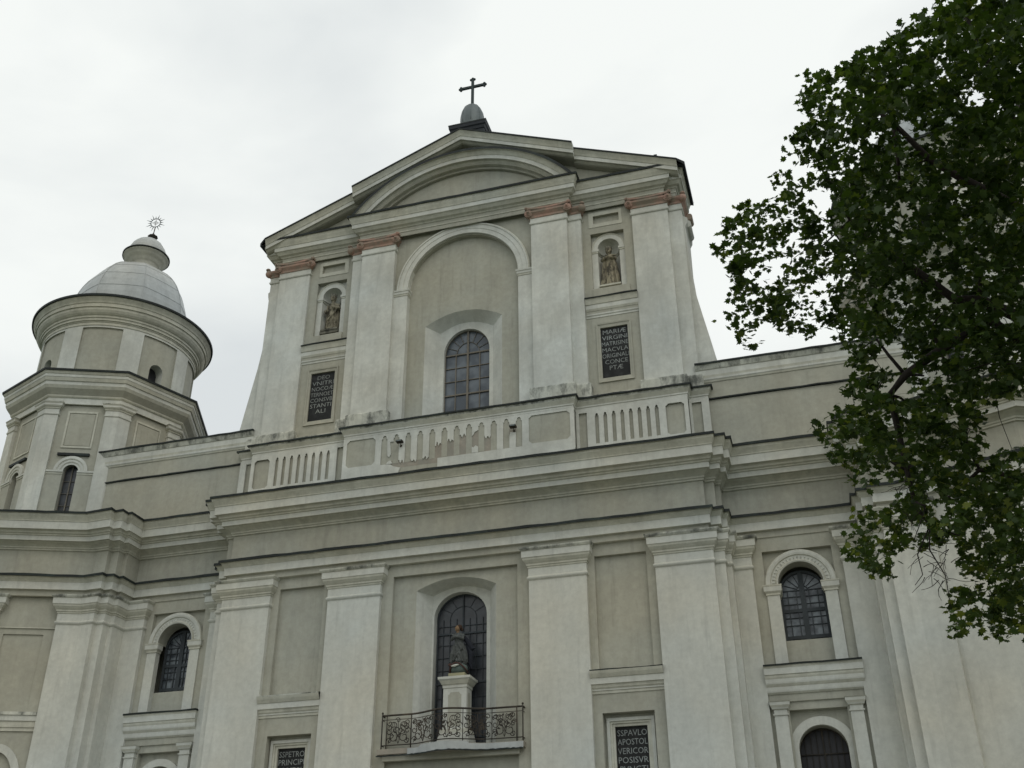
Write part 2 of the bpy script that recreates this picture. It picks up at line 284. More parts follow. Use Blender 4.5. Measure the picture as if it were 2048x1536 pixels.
# side bays
for s in (1, -1):
    X = lambda x: s*x
    m = MB(); bo = mx_(rect(9.0, 11.9, GND, 11.60), s); r1 = mx_(rect(9.46, 11.48, 6.9, 11.17), s); r2 = mx_(rect(9.66, 11.22, GND+.8, 6.48), s)
    m.plate(bo, [r1, r2], 1.15, BG); m.ring(r1, 1.15, r1, 1.32, BG); m.ring(r2, 1.15, r2, 1.36, BG)
    w1 = mx_(arch(10.47, .65, 8.46, 10.1, .65), s); w2 = mx_(arch(10.44, .655, GND+.9, 5.43, .62), s)
    m.plate(r1, [w1], 1.32, BG); m.plate(r2, [w2], 1.36, BG)
    m.ring(w2, 1.36, w2, 1.75, BG)
    m.build('side_bay_wall', cath)
    m = MB()                                     # arched surround of the upper window
    def ringarc(r, yy, cx=10.47, zs=10.1): return [(X(cx + r*cos(pi*i/32)), zs + r*sin(pi*i/32)) for i in range(33)]
    pr = [(.65,1.62,WH),(.65,1.10,BG),(.69,1.08,WH),(.72,1.10,LT),(.735,1.13,LT),(.86,1.13,WH),(.875,1.09,LT),(.93,1.075,WH),(1.0,1.075,WH),(1.03,1.11,LT),(1.03,1.33,LT)]
    for (ra, ya, _), (rb, yb, mm) in zip(pr, pr[1:]): m.ring(ringarc(ra, ya), ya, ringarc(rb, yb), yb, mm, closed=False)
    for xa, xb in ((9.46, 9.82), (11.12, 11.47)):
        p = [(xa, 1.33), (xa, 1.1), (xb, 1.1), (xb, 1.6)]; p = p if s > 0 else [(-x, y) for x, y in p[::-1]]
        m.sweep(p, [(0, 7.7, WH), (0, 9.78, WH), (.03, 9.79, LT), (.03, 9.84, LT), (.06, 9.88, LT), (.075, 9.90, LT), (.08, 10.04, WH), (.09, 10.05, LT), (.095, 10.09, LT), (0, 10.10, LT)])
    m.box(min(X(9.82), X(11.12)), max(X(9.82), X(11.12)), 1.3, 1.7, 7.7, 8.46, BG)
    for i in range(23):
        a = pi*(i+.5)/23; rr = .80
        cx, cz = X(10.47 + rr*cos(a)), 10.1 + rr*sin(a)
        m.ball((cx, 1.125, cz), .026, .03, .026, WH, 6)
        m.ball((X(10.47 + .755*cos(a)), 1.125, 10.1 + .755*sin(a)), .018, .02, .018, WH, 6)
    m.build('window_arch', cath)
    m = MB()                                     # ledge over the lower arch
    x0, x1 = (9.14, 11.78) if s > 0 else (-11.78, -9.14)
    m.sweep([(x0, 1.16), (x0, 1.14), (x1, 1.14), (x1, 1.16)], [(0,6.7),(.05,6.71,LT),(.055,6.78,BG),(.06,6.90,BG),(.09,6.91,LT),(.13,6.96,LT),(.14,7.0,WH),(.15,7.10,WH),(.17,7.13,LT),(.20,7.18,LT),(.21,7.22,WH),(.215,7.31,WH),(.235,7.36,LT),(.24,7.42,LT),(.265,7.43,LT),(.27,7.60,WH),(.29,7.66,LT),(.30,7.67,LT),(.32,7.67,FL),(.325,7.72,FL),(0,7.76,FL)], xs=.12)
    m.build('ledge', cath)
    m = MB()
    for xa, xb in ((9.24, 9.60), (11.29, 11.64)):
        p = [(xa, 1.16), (xa, 1.02), (xb, 1.02), (xb, 1.16)]; p = p if s > 0 else [(-x, y) for x, y in p[::-1]]
        m.sweep(p, [(0, GND, WH), (0, 6.32, WH), (.03, 6.33, LT), (.035, 6.37, WH), (0, 6.38, LT), (0, 6.48, WH), (.04, 6.50, LT), (.06, 6.54, WH), (.09, 6.60, LT), (.10, 6.68, WH), (.12, 6.70, LT)])
    ra = lambda r, n=28: [(X(10.44 + r*cos(pi*i/n)), 5.43 + r*.97*sin(pi*i/n)) for i in range(n+1)]
    def leg(r): q = ra(r); return [(q[0][0], GND+.9)] + q + [(q[-1][0], GND+.9)]
    m.ring(leg(.655), 1.7, leg(.655), 1.27, WH, False); m.ring(leg(.655), 1.27, leg(.89), 1.27, WH, False); m.ring(leg(.89), 1.27, leg(.89), 1.36, WH, False)
    m.build('portal_surround', cath)

# ---------------------------------------------------------------- windows
def zarch(x, cx, hw, zs, rise):
    t = max(-1, min(1, (x-cx)/hw)); return zs + rise*sqrt(max(0, 1-t*t))
def window(parent, cx, hw, zb, zs, rise, y, fm, gm, cols, rows, heavy=(), fan=0, fanr=None, bar=.018, border=.05, centre=.035, tf=None, name='window', hbar=.03):
    m = MB(tf); o = arch(cx, hw, zb, zs, rise); i_ = arch(cx, hw-border, zb+border, zs, rise-border)
    m.plate(o, [i_], y-.05, fm); m.ring(i_, y-.05, i_, y+.01, fm)
    d = y-.035
    for c in cols: m.box(cx+c*hw-bar, cx+c*hw+bar, d, y+.01, zb, (zarch(cx+c*hw, cx, hw-border*.5, zs, rise) if (c == 0 or not fan) else zs), fm)
    if centre: m.box(cx-centre, cx+centre, d-.02, y+.01, zb, zs+rise-.02, fm)
    for z in rows:
        w = hw if z <= zs else hw*sqrt(max(0, 1-((z-zs)/rise)**2)); hb = hbar if z in heavy else bar*.8
        m.box(cx-w, cx+w, d - (.012 if z in heavy else -.004), y+.012, z-hb, z+hb, fm)
    if fan:
        for k in range(1, fan):
            a = pi*k/fan; r0 = fanr or 0
            pts = [(cx+hw*r0*cos(a), y-.015, zs+rise*r0*sin(a)), (cx+hw*.97*cos(a), y-.015, zs+rise*.97*sin(a))]
            m.tube(pts, bar*.8, fm, 4, False)
        if fanr: m.tube([(cx+hw*fanr*cos(pi*i/16), y-.015, zs+rise*fanr*sin(pi*i/16)) for i in range(17)], bar*.9, fm, 4, False)
    w = m.build(name, parent)
    g = MB(tf); g.plate(o, [], y+.004, gm); g.build('pane', w)
    return w
window(cath, -.03, .88, 5.77, 9.98, .80, 1.16, WD, GD, [-.5, .5, -.25, .25, .75, -.75], [6.3,6.7,7.1,7.5,7.95,8.35,8.75,9.15,9.5,9.75], heavy=(7.95, 9.5), fan=6, fanr=.5, bar=.009, hbar=.028, centre=.02)
for s in (1, -1):
    window(cath, s*10.47, .66, 8.46, 10.02, .62, 1.66, WD, GP, [-.28, .28, -.66, .66], [8.62, 8.98, 9.21, 9.42, 9.62, 9.85, 10.04], heavy=(8.62, 9.42), fan=8, fanr=.25, bar=.013, centre=.075, hbar=.05, border=.08)
    window(cath, s*10.44, .67, GND+.9, 5.40, .63, 1.74, IR, GV, [-.75, -.5, -.25, .25, .5, .75], [5.35, 4.75, 4.1, 3.4], heavy=(5.35,), bar=.008, hbar=.014, centre=.02, border=.03)

# ---------------------------------------------------------------- balcony
def byr(x): return -.03 - (.21*(1+cos(pi*x/1.25)) if abs(x) < 1.25 else 0)
m = MB(); xs_ = [-2.24 + 4.5*i/60 for i in range(61)]
top = [m.P((x, byr(x)-.06, 5.88)) for x in xs_]; bot = [m.P((x, byr(x)-.06, 5.73)) for x in xs_]; tb = [m.P((x, .32, 5.88)) for x in xs_]; bb = [m.P((x, .32, 5.73)) for x in xs_]
kw, kz = m.m(TN), m.m(ZN)
for i in range(60):
    m.F([bot[i], bot[i+1], top[i+1], top[i]], kw); m.F([top[i], top[i+1], tb[i+1], tb[i]], kw); m.F([bot[i], bot[i+1], bb[i+1], bb[i]], kw)
m.F([top[0], tb[0], bb[0], bot[0]], kw); m.F([top[-1], tb[-1], bb[-1], bot[-1]], kw)
m.box(-2.1, 2.1, .0, .15, 5.55, 5.73, BG)
bal = m.build('balcony', cath)
m = MB()                                          # zinc apron over the bowed front
def lip(x): return 5.92 if -.85 < x < .62 else 5.86
xa = [x for x in xs_ if x > -1.32]
for i in range(len(xa)-1):
    x, x2 = xa[i], xa[i+1]
    m.poly([(x, byr(x)-.085, 5.69), (x2, byr(x2)-.085, 5.69), (x2, byr(x2)-.085, lip(x2)), (x, byr(x)-.085, lip(x))], ZN)
    m.poly([(x, byr(x)-.085, lip(x)), (x2, byr(x2)-.085, lip(x2)), (x2, byr(x2), lip(x2)+.02), (x, byr(x), lip(x)+.02)], ZN)
m.sweep([(x, byr(x)-.09) for x in xs_], [(0, 5.66), (.02, 5.66, FL), (.02, 5.695, FL), (0, 5.70, FL)])  # dark strip painting the line of shade beneath the slab
m.build('metal_apron', bal)
m = MB()
RX = lambda t: (t, byr(t))
line = [(-2.13, .14), (-2.13, -.03)] + [RX(-2.13 + 4.36*i/50) for i in range(51)] + [(2.23, .14)]
for z, r in ((6.85, .028), (5.99, .016), (6.72, .010)): m.tube([(x, y, z) for x, y in line], r, IR, 6)
for x in (-2.13, -1.98, -1.2, -.35, .5, 1.3, 2.05, 2.23): m.tube([(x, byr(x), 5.88), (x, byr(x), 6.87)], .019 if abs(x) > 2 or x == -1.2 else .012, IR, 6)
for x in (-2.13, 2.23): m.ball((x, -.03, 6.92), .035, .035, .04, IR, 8)
def scroll(x0, z0, r, turns, a0, sg):
    pts = []
    for i in range(26):
        t = i/25; a = a0 + sg*turns*2*pi*t; q = r*(1-.75*t); pts.append((x0 + q*cos(a), z0 + q*sin(a)))
    m.tube([(x, byr(x) - .004, z) for x, z in pts], .0125, IR, 4)
rs = random.Random(3)
cells = [(-1.95,-1.25),(-1.15,-.4),(-.3,.45),(.55,1.25),(1.35,2.0)]
for a, b in cells:
    w = b - a; c = (a+b)/2
    for sx in (-1, 1):
        scroll(c+sx*w*.25, 6.22, .17, 1.15, pi/2 if sx > 0 else pi/2, sx); scroll(c+sx*w*.25, 6.55, .14, 1.2, -pi/2, -sx)
        scroll(c+sx*w*.42, 6.38, .10, 1.0, 0, sx); scroll(c+sx*w*.12, 6.40, .12, 1.1, 0, -sx); scroll(c+sx*w*.40, 6.12, .09, 1.1, pi, sx); scroll(c+sx*w*.40, 6.62, .08, 1.1, pi, -sx)
        m.tube([(c+sx*w*t, byr(c+sx*w*t)-.004, 6.03+.62*sin(pi*t*2.2)**2) for t in [k/20 for k in range(10)]], .008, IR, 4)
    for q in range(7):
        zz = rs.uniform(6.1, 6.7); xx = c + rs.uniform(-.46, .46)*w; scroll(xx, zz, rs.uniform(.05, .09), 1.0, rs.uniform(0, 6), rs.choice((-1, 1)))
    m.tube([(c, byr(c)-.004, 6.02), (c+.02, byr(c)-.03, 6.3), (c-.02, byr(c)-.004, 6.7)], .008, IR, 4)
    for k in range(5): 
        qx = c + rs.uniform(-.4, .4)*w; qz = rs.uniform(6.1, 6.68); m.ball((qx, byr(qx)-.01, qz), .024, .01, .034, IR, 6)
m.build('railing', bal)

# ================================================================ ATTIC STOREY WALLS AND BALUSTRADE
for s in (1, -1):
    m = MB(); a, b = (8.1, 14.7) if s > 0 else (-14.7, -8.1)
    m.box(a, b, .72, 1.6, 14.3, 17.55, BG)
    m.sweep([(a, .72), (b, .72)], [(0,16.33),(.06,16.34,FL),(.065,16.385,FL),(.03,16.40,FL),(.035,16.96,BG),(.06,16.97,LT),(.08,17.03,LT),(.10,17.05,WU),(.105,17.12,WU),(.12,17.20,LT),(.125,17.40,WU),(.15,17.41,LT),(.19,17.52,MO),(.21,17.58,MO),(.24,17.58,FL),(.245,17.64,FL),(-.5,17.68,FL)])
    m.build('attic_wall', cath)

BZ0, BZ1 = 14.9, 16.36
HB = [(4.08,-.1),(4.08,.22),(7.8,.22),(7.8,.55),(8.42,.55),(8.42,.8)]
BP = [(-x, y) for x, y in HB[::-1]] + HB
m = MB()
m.sweep(BP, [(-.035, 14.3, BG), (-.035, BZ1, BG)])
m.sweep(BP, [(-.05,16.34),(.005,16.345,WU),(.01,16.42,WU),(.03,16.43,LT),(.035,16.48,WU),(.06,16.53,LT),(.11,16.62,LT),(.12,16.70,MO),(.14,16.69,MO),(.17,16.69,FL),(.175,16.75,FL),(-.3,16.80,FL)])
balu = m.build('balustrade', cath)
def lobed(cx, w, zb, zt, y):      # slot with a round head and small shoulders
    h = w/2; zs = zt - .20; q = [(cx-h, zb), (cx+h, zb), (cx+h, zs+.02), (cx+h*.98, zs+.055), (cx+h*.62, zs+.075)]
    r = h*.66
    q += [(cx + r*cos(pi*i/10), zs+.105+r*1.25*sin(pi*i/10)) for i in range(11)]
    return q + [(cx-h*.62, zs+.075), (cx-h*.98, zs+.055), (cx-h, zs+.02)]
def notched(x0, x1, z0, z1, c=.09):
    q = []
    for (x, z, sx, sz) in ((x0, z0, 1, 1), (x1, z0, -1, 1), (x1, z1, -1, -1), (x0, z1, 1, -1)):
        a = [(x, z+sz*c), (x+sx*.02, z+sz*c), (x+sx*c*.55, z+sz*c*.55), (x+sx*c, z+sz*.02), (x+sx*c, z)]
        if (x == x0) != (z == z0): a = a[::-1]
        q += a
    return q
m = MB(); t0, t1 = -.1, -.06
xg = [-2.57 + .4355*i for i in range(12)]; zt, zb = 16.27, 15.17
# central stretch: top band with heads, intact bottom band, single uprights between the slots
outer = [(-2.76, 16.345), (-2.76, 16.0)]
for x in xg:
    L_ = lobed(x, .215, 16.0, zt, 0); outer += L_[2:][::-1] if False else [(x-.1075, 16.0)] + L_[2:][::-1][0:] + [(x+.1075, 16.0)]
outer += [(2.36, 16.0), (2.36, 16.345)]
m.slab(outer, t0, t1, WU)
ends = {0: None, 1: 15.22, 2: 15.18, 3: 15.24, 4: 15.68, 5: 15.76, 6: 15.88, 7: 'gone', 8: 15.68, 9: zb, 10: 'half'}
for i in range(11):
    a, b = xg[i]+.1075, xg[i+1]-.1075; e = ends[i]
    if e is None:
        m.slab([(a+.02, 15.5), (a+.09, 15.42), (a+.15, 15.52), (a+.13, 15.7), (a+.10, 16.0), (a, 16.0)], t0, t1, WU); m.slab([(a, 15.17), (b, 15.17), (b-.08, 15.3), (a+.03, 15.25)], t0, t1, WU)
    elif e == 'gone': m.slab([(a, 15.80), (a+.05, 15.84), (a+.09, 15.93), (b, 15.985), (b, 16.0), (a, 16.0)], t0, t1, WU); m.slab([(a, zb), (b, zb), (b, zb+.20), (a+.13, zb+.26), (a+.06, zb+.19), (a, zb+.23)], t0, t1, WU)
    elif e == 'half': m.slab([(a, zb), (b, zb), (b, 15.72), (a+.03, 15.74), (a, 15.6)], t0, t1, WU)
    else:
        
        if e <= zb+.005: m.slab(rect(a, b, zb, 16.0), t0, t1, WU); continue
        jag = [(a + (b-a)*k/7, e + rs.uniform(-.05, .05) + .05*sin(k*1.7+i)) for k in range(8)]
        m.slab(jag + [(b, 16.0), (a, 16.0)], t0, t1, WU)
m.slab([(-.62, 14.6), (2.36, 14.6), (2.36, zb), (-.62, zb-.02)], t0, t1, WU)
m.slab([(-2.76, 14.6), (-2.1, 14.6), (-1.95, 14.98), (-2.2, 15.06), (-2.3, 15.14), (-2.52, 15.17), (-2.76, 15.17)], t0, t1, WU)
for z0_, xx in ((15.2, -.45), (15.3, -.35)): pass
# panels either side
for x0, x1, pa, pb in ((-4.1, -2.76, -3.97, -2.90), (2.36, 4.1, 2.56, 3.96)):
    m.slab(rect(x0, x1, 14.6, 16.345), t0, t1, WU, [notched(pa, pb, 15.22, 16.25)])
m.slab([(-2.76,16.0),(-2.68,16.0),(-2.68,15.17),(-2.76,15.17)], t0, t1, WU); m.slab(rect(2.33, 2.36, zb, 16.0), t0, t1, WU)
for s in (1, -1):
    a = 4.1; P = lambda o: mx_(o, s)
    m.slab(P(rect(4.10, 4.20, 14.6, 16.345)), .18, .26, WU); m.slab(P(rect(4.20, 4.47, 16.22, 16.345)), .18, .26, WU)
    sx = [4.80 + .283*i for i in range(8)]
    m.slab(P(rect(4.47, 7.8, 14.6, 16.345)), .18, .22, WU, [P(lobed(x, .125, 15.05, 16.2, 0)) for x in sx] + [P(notched(7.07, 7.67, 15.02, 16.14, .075))])
    m.slab(P(rect(7.8, 7.88, 14.6, 16.345)), .51, .59, WU); m.slab(P(rect(7.88, 8.2, 16.22, 16.345)), .51, .57, WU); m.slab(P(rect(8.2, 8.44, 14.6, 16.345)), .51, .57, WU)
m.build('balustrade_relief', balu)
m = MB()
m.plate([(-2.55, 15.0), (-.6, 15.0), (2.2, 15.2), (2.2, 15.95), (.3, 15.95), (-.2, 15.8), (-1.1, 15.7), (-2.5, 15.2)], [], -.068, TN)
for x in xg: m.plate([(x-.1, 15.18 + .02*sin(x*9)), (x+.1, 15.18), (x+.1, 16.02), (x-.1, 16.02)], [], -.072, BG)
m.build('bare_render_patch', balu)
def flood(x, z, label):
    t = thing('floodlight', label, 'floodlight', (x, -.1, z), 'floodlights on the balustrade')
    m = MB(); m.box(x-.13, x+.09, -.34, -.16, z-.03, z+.035, IR); m.box(x-.11, x+.07, -.355, -.34, z-.02, z+.02, ZD); m.build('lamp_housing', t)
    m = MB(); m.tube([(x-.02, -.2, z-.02), (x-.02, -.1, z-.1)], .012, IR); m.box(x-.05, x+.01, -.12, -.098, z-.14, z-.06, IR); m.build('bracket', t)
flood(-1.93, 15.88, 'small black floodlight on the balustrade between broken plaster slots at the panel end')
flood(2.08, 15.86, 'dark floodlight on the balustrade below the upper window, beside the wide intact panel')

# ================================================================ UPPER STOREY
DZ = -.16
m = MB()                                           # back wall planes
IN = arch(0, 2.19, 15.0, 22.4, 2.20, 40)
m.plate(rect(-2.75, 2.75, 14.6, 25.2), [IN], .33, BG); m.ring(IN, .33, IN, .52, BG)
SPu = seg(-.01, 1.47, 15.0, 20.88, .45); m.plate(IN, [SPu], .52, BG)
for s in (1, -1):
    rc = mx_(rect(4.97, 5.93, 24.18, 24.54), s); nr = mx_(rect(4.84, 6.07, 21.28, 23.74), s)
    pq = mx_(rect(5.01, 5.97, 17.63, 19.64), s); m.plate(mx_(rect(4.1, 6.45, 16.0, 25.2), s), [rc, nr, pq], .55, BG); m.ring(rc, .55, rc, .66, BG); m.plate(rc, [], .66, BG)
    m.ring(nr, .55, nr, .74, BG)
    no = mx_(arch(5.46, .40, 21.40, 23.10, .41), s); m.plate(nr, [no], .74, WU)
    # niche: half cylinder and quarter dome
    k = m.m(WU); n = 16; rows = []
    for z in (21.40, 22.2, 23.10):
        rows.append([m.P((s*(5.46+.40*cos(pi*i/n)), .74+.42*sin(pi*i/n), z)) for i in range(n+1)])
    for j in range(1, 9):
        t = pi/2*j/8; rows.append([m.P((s*(5.46+.40*cos(t)*cos(pi*i/n)), .74+.42*cos(t)*sin(pi*i/n), 23.10+.41*sin(t))) for i in range(n+1)])
    for a_, b_ in zip(rows, rows[1:]):
        for i in range(n): m.F([a_[i], a_[i+1], b_[i+1], b_[i]], k, True)
    m.poly([(s*(5.46+.40*cos(pi*i/n)), .74+.42*sin(pi*i/n), 21.402) for i in range(n+1)], WU)
m.build('upper_wall', cath)
m = MB(); SPv = seg(-.01, 1.01, 15.0, 20.72, .33); m.ring(SPu, .52, SPv, .92, WU)
AU = arch(0, .865, 15.0, 19.80, .96); m.plate(SPv, [AU], .92, WU); m.ring(AU, .92, AU, 1.12, WU); m.build('window_surround', cath)
window(cath, 0, .875, 16.9, 19.80, .97, 1.1, WF, GL, [-.52, .52], [17.5, 18.13, 18.7, 19.25, 19.80], heavy=(18.13, 19.80), fan=8, fanr=.5, bar=.015, centre=.035, hbar=.026, border=.03)
m = MB()                                           # big archivolt and its piers
ar = lambda r: [(r*cos(pi*i/48), 22.5 + r*sin(pi*i/48)) for i in range(49)]
pr = [(2.15,.52,BG),(2.15,.24,WU),(2.33,.235,WU),(2.335,.22,LT),(2.50,.215,WU),(2.51,.19,LT),(2.56,.185,WU),(2.61,.24,LT),(2.61,.34,LT)]
for (ra, ya, _), (rb, yb, mm) in zip(pr, pr[1:]): m.ring(ar(ra), ya, ar(rb), yb, mm, closed=False)
for s in (1, -1):
    p = [(2.15, .52), (2.15, .26), (2.74, .26)]; p = p if s > 0 else [(-x, y) for x, y in p[::-1]]
    m.sweep(p, [(0, 16.2, WU), (0, 22.24, WU), (.02, 22.25, LT), (.025, 22.30, LT), (.045, 22.33, LT), (.05, 22.42, WU), (.07, 22.43, LT), (.08, 22.50, WU), (0, 22.505, LT)])
m.build('blind_arch', cath)
def ionic(path, z, s, xa, xb, yf, parent, ret=None):
    """low red ionic capital over front xa..xb"""
    p = path if s > 0 else [(-x, y) for x, y in path[::-1]]
    m = MB(); m.sweep(p, [(0, z-.28), (.035, z-.27, WU), (.05, z-.23, WU), (.05, z-.2, WU), (.02, z-.19, WU), (.02, z, WU), (.05, z+.005, RE), (.06, z+.09, RE), (.09, z+.13, RE), (.15, z+.2, RE), (.16, z+.27, RE)])
    n = 12
    def slab_(xa, xb, ya, z0, z1, o, bow):
        q = [(xa - o + (xb-xa+2*o)*i/n, ya - o + bow*4*(i/n)*(1-i/n)) for i in range(n+1)]
        q = q if s > 0 else [(-x, y) for x, y in q[::-1]]
        m.sweep([(q[0][0], ya+.45)] + q + [(q[-1][0], ya+.45)], [(0, z0), (.0, z0, RE), (.02, z0+.03, RE), (.02, z1, RE), (-.2, z1, RE)])
    slab_(xa, xb, yf, z+.34, z+.44, .17, .10)
    for cx in (xa-.06, xb+.06):
        cy = yf-.08
        for k, rr in enumerate((.155, .115, .07)):
            m.tube([(s*cx, cy+.10 - .02, z+.19), (s*cx, cy-.05-.035*k, z+.19)], rr, RE, 14)
        m.ball((s*cx, cy-.15, z+.19), .05, .04, .05, RE, 8)
        m.tube([(s*cx, cy+.05, z+.30), (s*(cx + (-.06 if cx < xa else .06)), cy-.14, z+.42)], [.06, .035], RE, 6)
    if ret:
        cx, cy = ret
        m.ball((s*cx, cy, z+.19), .15, .15, .16, RE, 12); m.ball((s*(cx+.03), cy-.06, z+.36), .10, .10, .06, RE, 8)
    m.build('capital', parent)
for s in (1, -1):
    p = [(2.70,.5),(2.70,.13),(4.06,.13),(4.06,.34),(4.54,.34),(4.54,.6)]
    q = p if s > 0 else [(-x, y) for x, y in p[::-1]]
    m = MB(); m.sweep(q, [(0, 15.0, WU), (0, 24.38, WU)]); o = m.build('upper_pilaster', cath)
    ionic(p, 24.62, s, 2.70, 4.06, .13, o, ret=(4.62, .26))
    m = MB(); m.sweep(q, [(.12, 16.72, MO), (.12, 17.33, MO), (.10, 17.37, MO), (0, 17.40, MO)]); m.build('plinth', o)
    p = [(6.42,.6),(6.42,.45),(7.73,.45),(7.73,.62),(8.22,.62),(8.22,2.2)]
    q = p if s > 0 else [(-x, y) for x, y in p[::-1]]
    m = MB(); m.sweep(q, [(0, 15.0, WU), (0, 24.2, WU)]); o = m.build('upper_pilaster', cath)
    ionic(p, 24.62+DZ, s, 6.42, 7.73, .45, o, ret=(8.30, .55))
    m = MB(); m.sweep(q, [(.12, 16.62, MO), (.12, 17.2, MO), (.10, 17.25, MO), (0, 17.28, MO)]); m.build('plinth', o)
    m = MB(); m.box(min(s*4.6, s*6.4), max(s*4.6, s*6.4), .44, .56, 16.6, 17.0, MO); m.poly([(s*4.6, .44, 17.0), (s*6.4, .44, 17.0), (s*6.4, .55, 17.06), (s*4.6, .55, 17.06)], MO); m.build('plinth', cath)
    # niche surround, ledge, small panel frame, plaque frame
    m = MB(); ra = lambda r: [(s*(5.46 + r*cos(pi*i/24)), 23.10 + r*1.02*sin(pi*i/24)) for i in range(25)]
    for (r0, y0), (r1, y1), mm in (((.40,.74),(.40,.66),WU), ((.40,.66),(.56,.65),WU), ((.56,.65),(.61,.62),LT), ((.61,.62),(.61,.75),LT)): m.ring(ra(r0), y0, ra(r1), y1, mm, False)
    for xa, xb in ((4.83, 5.06), (5.86, 6.08)):
        pth = [(xa, .75), (xa, .66), (xb, .66), (xb, .78)]; pth = pth if s > 0 else [(-x, y) for x, y in pth[::-1]]
        m.sweep(pth, [(0, 21.30, WU), (0, 22.92, WU), (.02, 22.93, LT), (.02, 22.98, LT), (.04, 23.0, WU), (.04, 23.08, WU), (0, 23.10, LT)])
    hoop = lambda z, d: [(s*(5.46+(.40-d)*cos(pi*i/16)), .75+(.42-d)*sin(pi*i/16), z) for i in range(17)]
    m.tube(hoop(22.95, .01), .025, LT, 6); m.tube(hoop(23.05, .02), .035, WU, 6)
    m.slab(mx_(rect(4.80, 6.04, 24.02, 24.70), s), 0.532, .55, LT, [mx_(rect(4.97, 5.93, 24.18, 24.54), s)])
    m.build('niche_surround', cath)
    m = MB(); x0, x1 = (4.55, 6.42) if s > 0 else (-6.42, -4.55)
    m.sweep([(x0, .56), (x1, .56)], [(0,20.08),(.03,20.09,LT),(.035,20.17,WU),(.06,20.18,LT),(.07,20.24,WU),(.075,20.33,BG),(.09,20.34,LT),(.12,20.42,LT),(.125,20.58,WU),(.15,20.59,LT),(.18,20.72,LT),(.21,20.81,LT),(.24,20.81,FL),(.245,20.855,FL),(0,20.90,FL)])
    m.box(x0+.3 if s > 0 else x0+.25, x1-.25 if s > 0 else x1-.3, .50, .56, 20.9, 21.28, BG)
    m.build('ledge', cath)
    m = MB(); a = mx_(rect(4.875, 6.105, 17.46, 19.815), s); b = mx_(rect(4.93, 6.05, 17.5, 19.76), s); c = mx_(rect(5.01, 5.97, 17.63, 19.64), s)
    m.ring(a, .55, a, .50, BG); m.ring(a, .50, b, .51, BG); m.ring(b, .51, b, .53, LT); m.ring(b, .53, c, .545, BG); m.ring(c, .545, c, .62, BG); m.build('plaque_frame', cath)
    # flaring side buttress with scroll
    pts = [(8.0, 24.0), (8.25, 24.0), (8.38, 23.9), (8.36, 23.7), (8.28, 23.55), (8.26, 22.2), (8.32, 21.2), (8.42, 20.4), (8.55, 19.6), (8.70, 18.7), (8.86, 17.7), (8.98, 17.0), (9.05, 16.2), (8.0, 16.2)]
    m = MB(); m.slab(mx_(pts, s), .78, 2.2, WU); m.box(min(s*8.1, s*8.32), max(s*8.1, s*8.32), 1.5, 2.1, 23.9, 24.4, WU)
    m.tube([(s*8.32, 1.0, 23.8), (s*8.32, 1.9, 23.8)], .16, WU, 12); m.tube([(s*8.38, 1.5, 24.5), (s*8.38, 2.0, 24.5)], .14, RE, 12)
    m.build('flared_buttress', cath)

# entablature of the upper storey (outer parts lower, centre in front)
cp = [(0,24.95),(.02,24.96,LT),(.025,25.12,BG),(.05,25.13,LT),(.055,25.17,LT),(.06,25.30,BG),(.09,25.31,LT),(.12,25.36,LT),(.20,25.40,LT),(.22,25.43,LT),(.27,25.50,LT),(.32,25.53,LT),(.325,25.70,WU),(.345,25.71,LT),(.36,25.76,LT),(.40,25.86,LT),(.43,25.97,LT),(.435,26.01,LT),(.45,26.00,LT),(.48,25.995,FL),(.49,26.08,FL),(0,26.15,FL)]
cpd = [(q[0], q[1]+DZ) + tuple(q[2:]) for q in cp]
m = MB(); m.sweep([(-4.13,.55),(-4.13,.13),(4.13,.13),(4.13,.55)], cp); m.build('gable_cornice', cath)
for s in (1, -1):
    p = [(4.0,.45),(7.62,.45),(7.62,.60),(8.04,.60),(8.04,2.4)]; p = p if s > 0 else [(-x, y) for x, y in p[::-1]]
    m = MB(); m.sweep(p, cpd); m.build('gable_cornice', cath)
# gable
m = MB()
tri = [(-8.3, 25.5), (8.3, 25.5), (8.3, 25.75), (0, 29.2), (-8.3, 25.75)]
m.slab(tri, .42, 2.2, BG)
m.box(-8.2, 8.2, 1.3, 2.2, 15.0, 25.2, BG)
m.build('gable', cath)
def rake(x0, z0, x1, z1, prof, mb, s):
    for (d0, y0, _), (d1, y1, mm) in zip(prof, prof[1:]): mb.poly([(s*x0, y0, z0-d0), (s*x1, y0, z1-d0), (s*x1, y1, z1-d1), (s*x0, y1, z0-d1)], mm)
    for xx, zz in ((x0, z0), (x1, z1)): mb.poly([(s*xx, y, zz-d) for d, y, _ in prof], WU)
rp = lambda y: [(.0, 2.3, DK), (0, y-.01, DK), (.06, y-.01, FL), (.065, y+.02, FL), (.10, y+.04, LT), (.20, y+.09, LT), (.29, y+.12, LT), (.30, y+.14, LT), (.46, y+.145, WU), (.47, y+.22, LT), (.53, y+.30, LT), (.56, y+.36, BG), (.58, y+.5, BG), (.58, .45, BG)]
m = MB()
for s in (1, -1):
    rake(0, 29.38, 4.5, 27.52, rp(-.43), m, s); rake(4.44, 27.47, 8.28, 25.955, rp(-.16), m, s)
m.build('raking_cornice', cath)
m = MB()                                           # segmental pediment
zc, Rr = 22.76, 5.52
a0 = atan2(26.16-zc, sqrt(Rr**2-(26.16-zc)**2))
def sa(r, n=48):
    b0 = math.asin(min(1, (26.08-zc)/r)); return [(r*cos(b0+(pi-2*b0)*i/n), zc + r*sin(b0+(pi-2*b0)*i/n)) for i in range(n+1)]
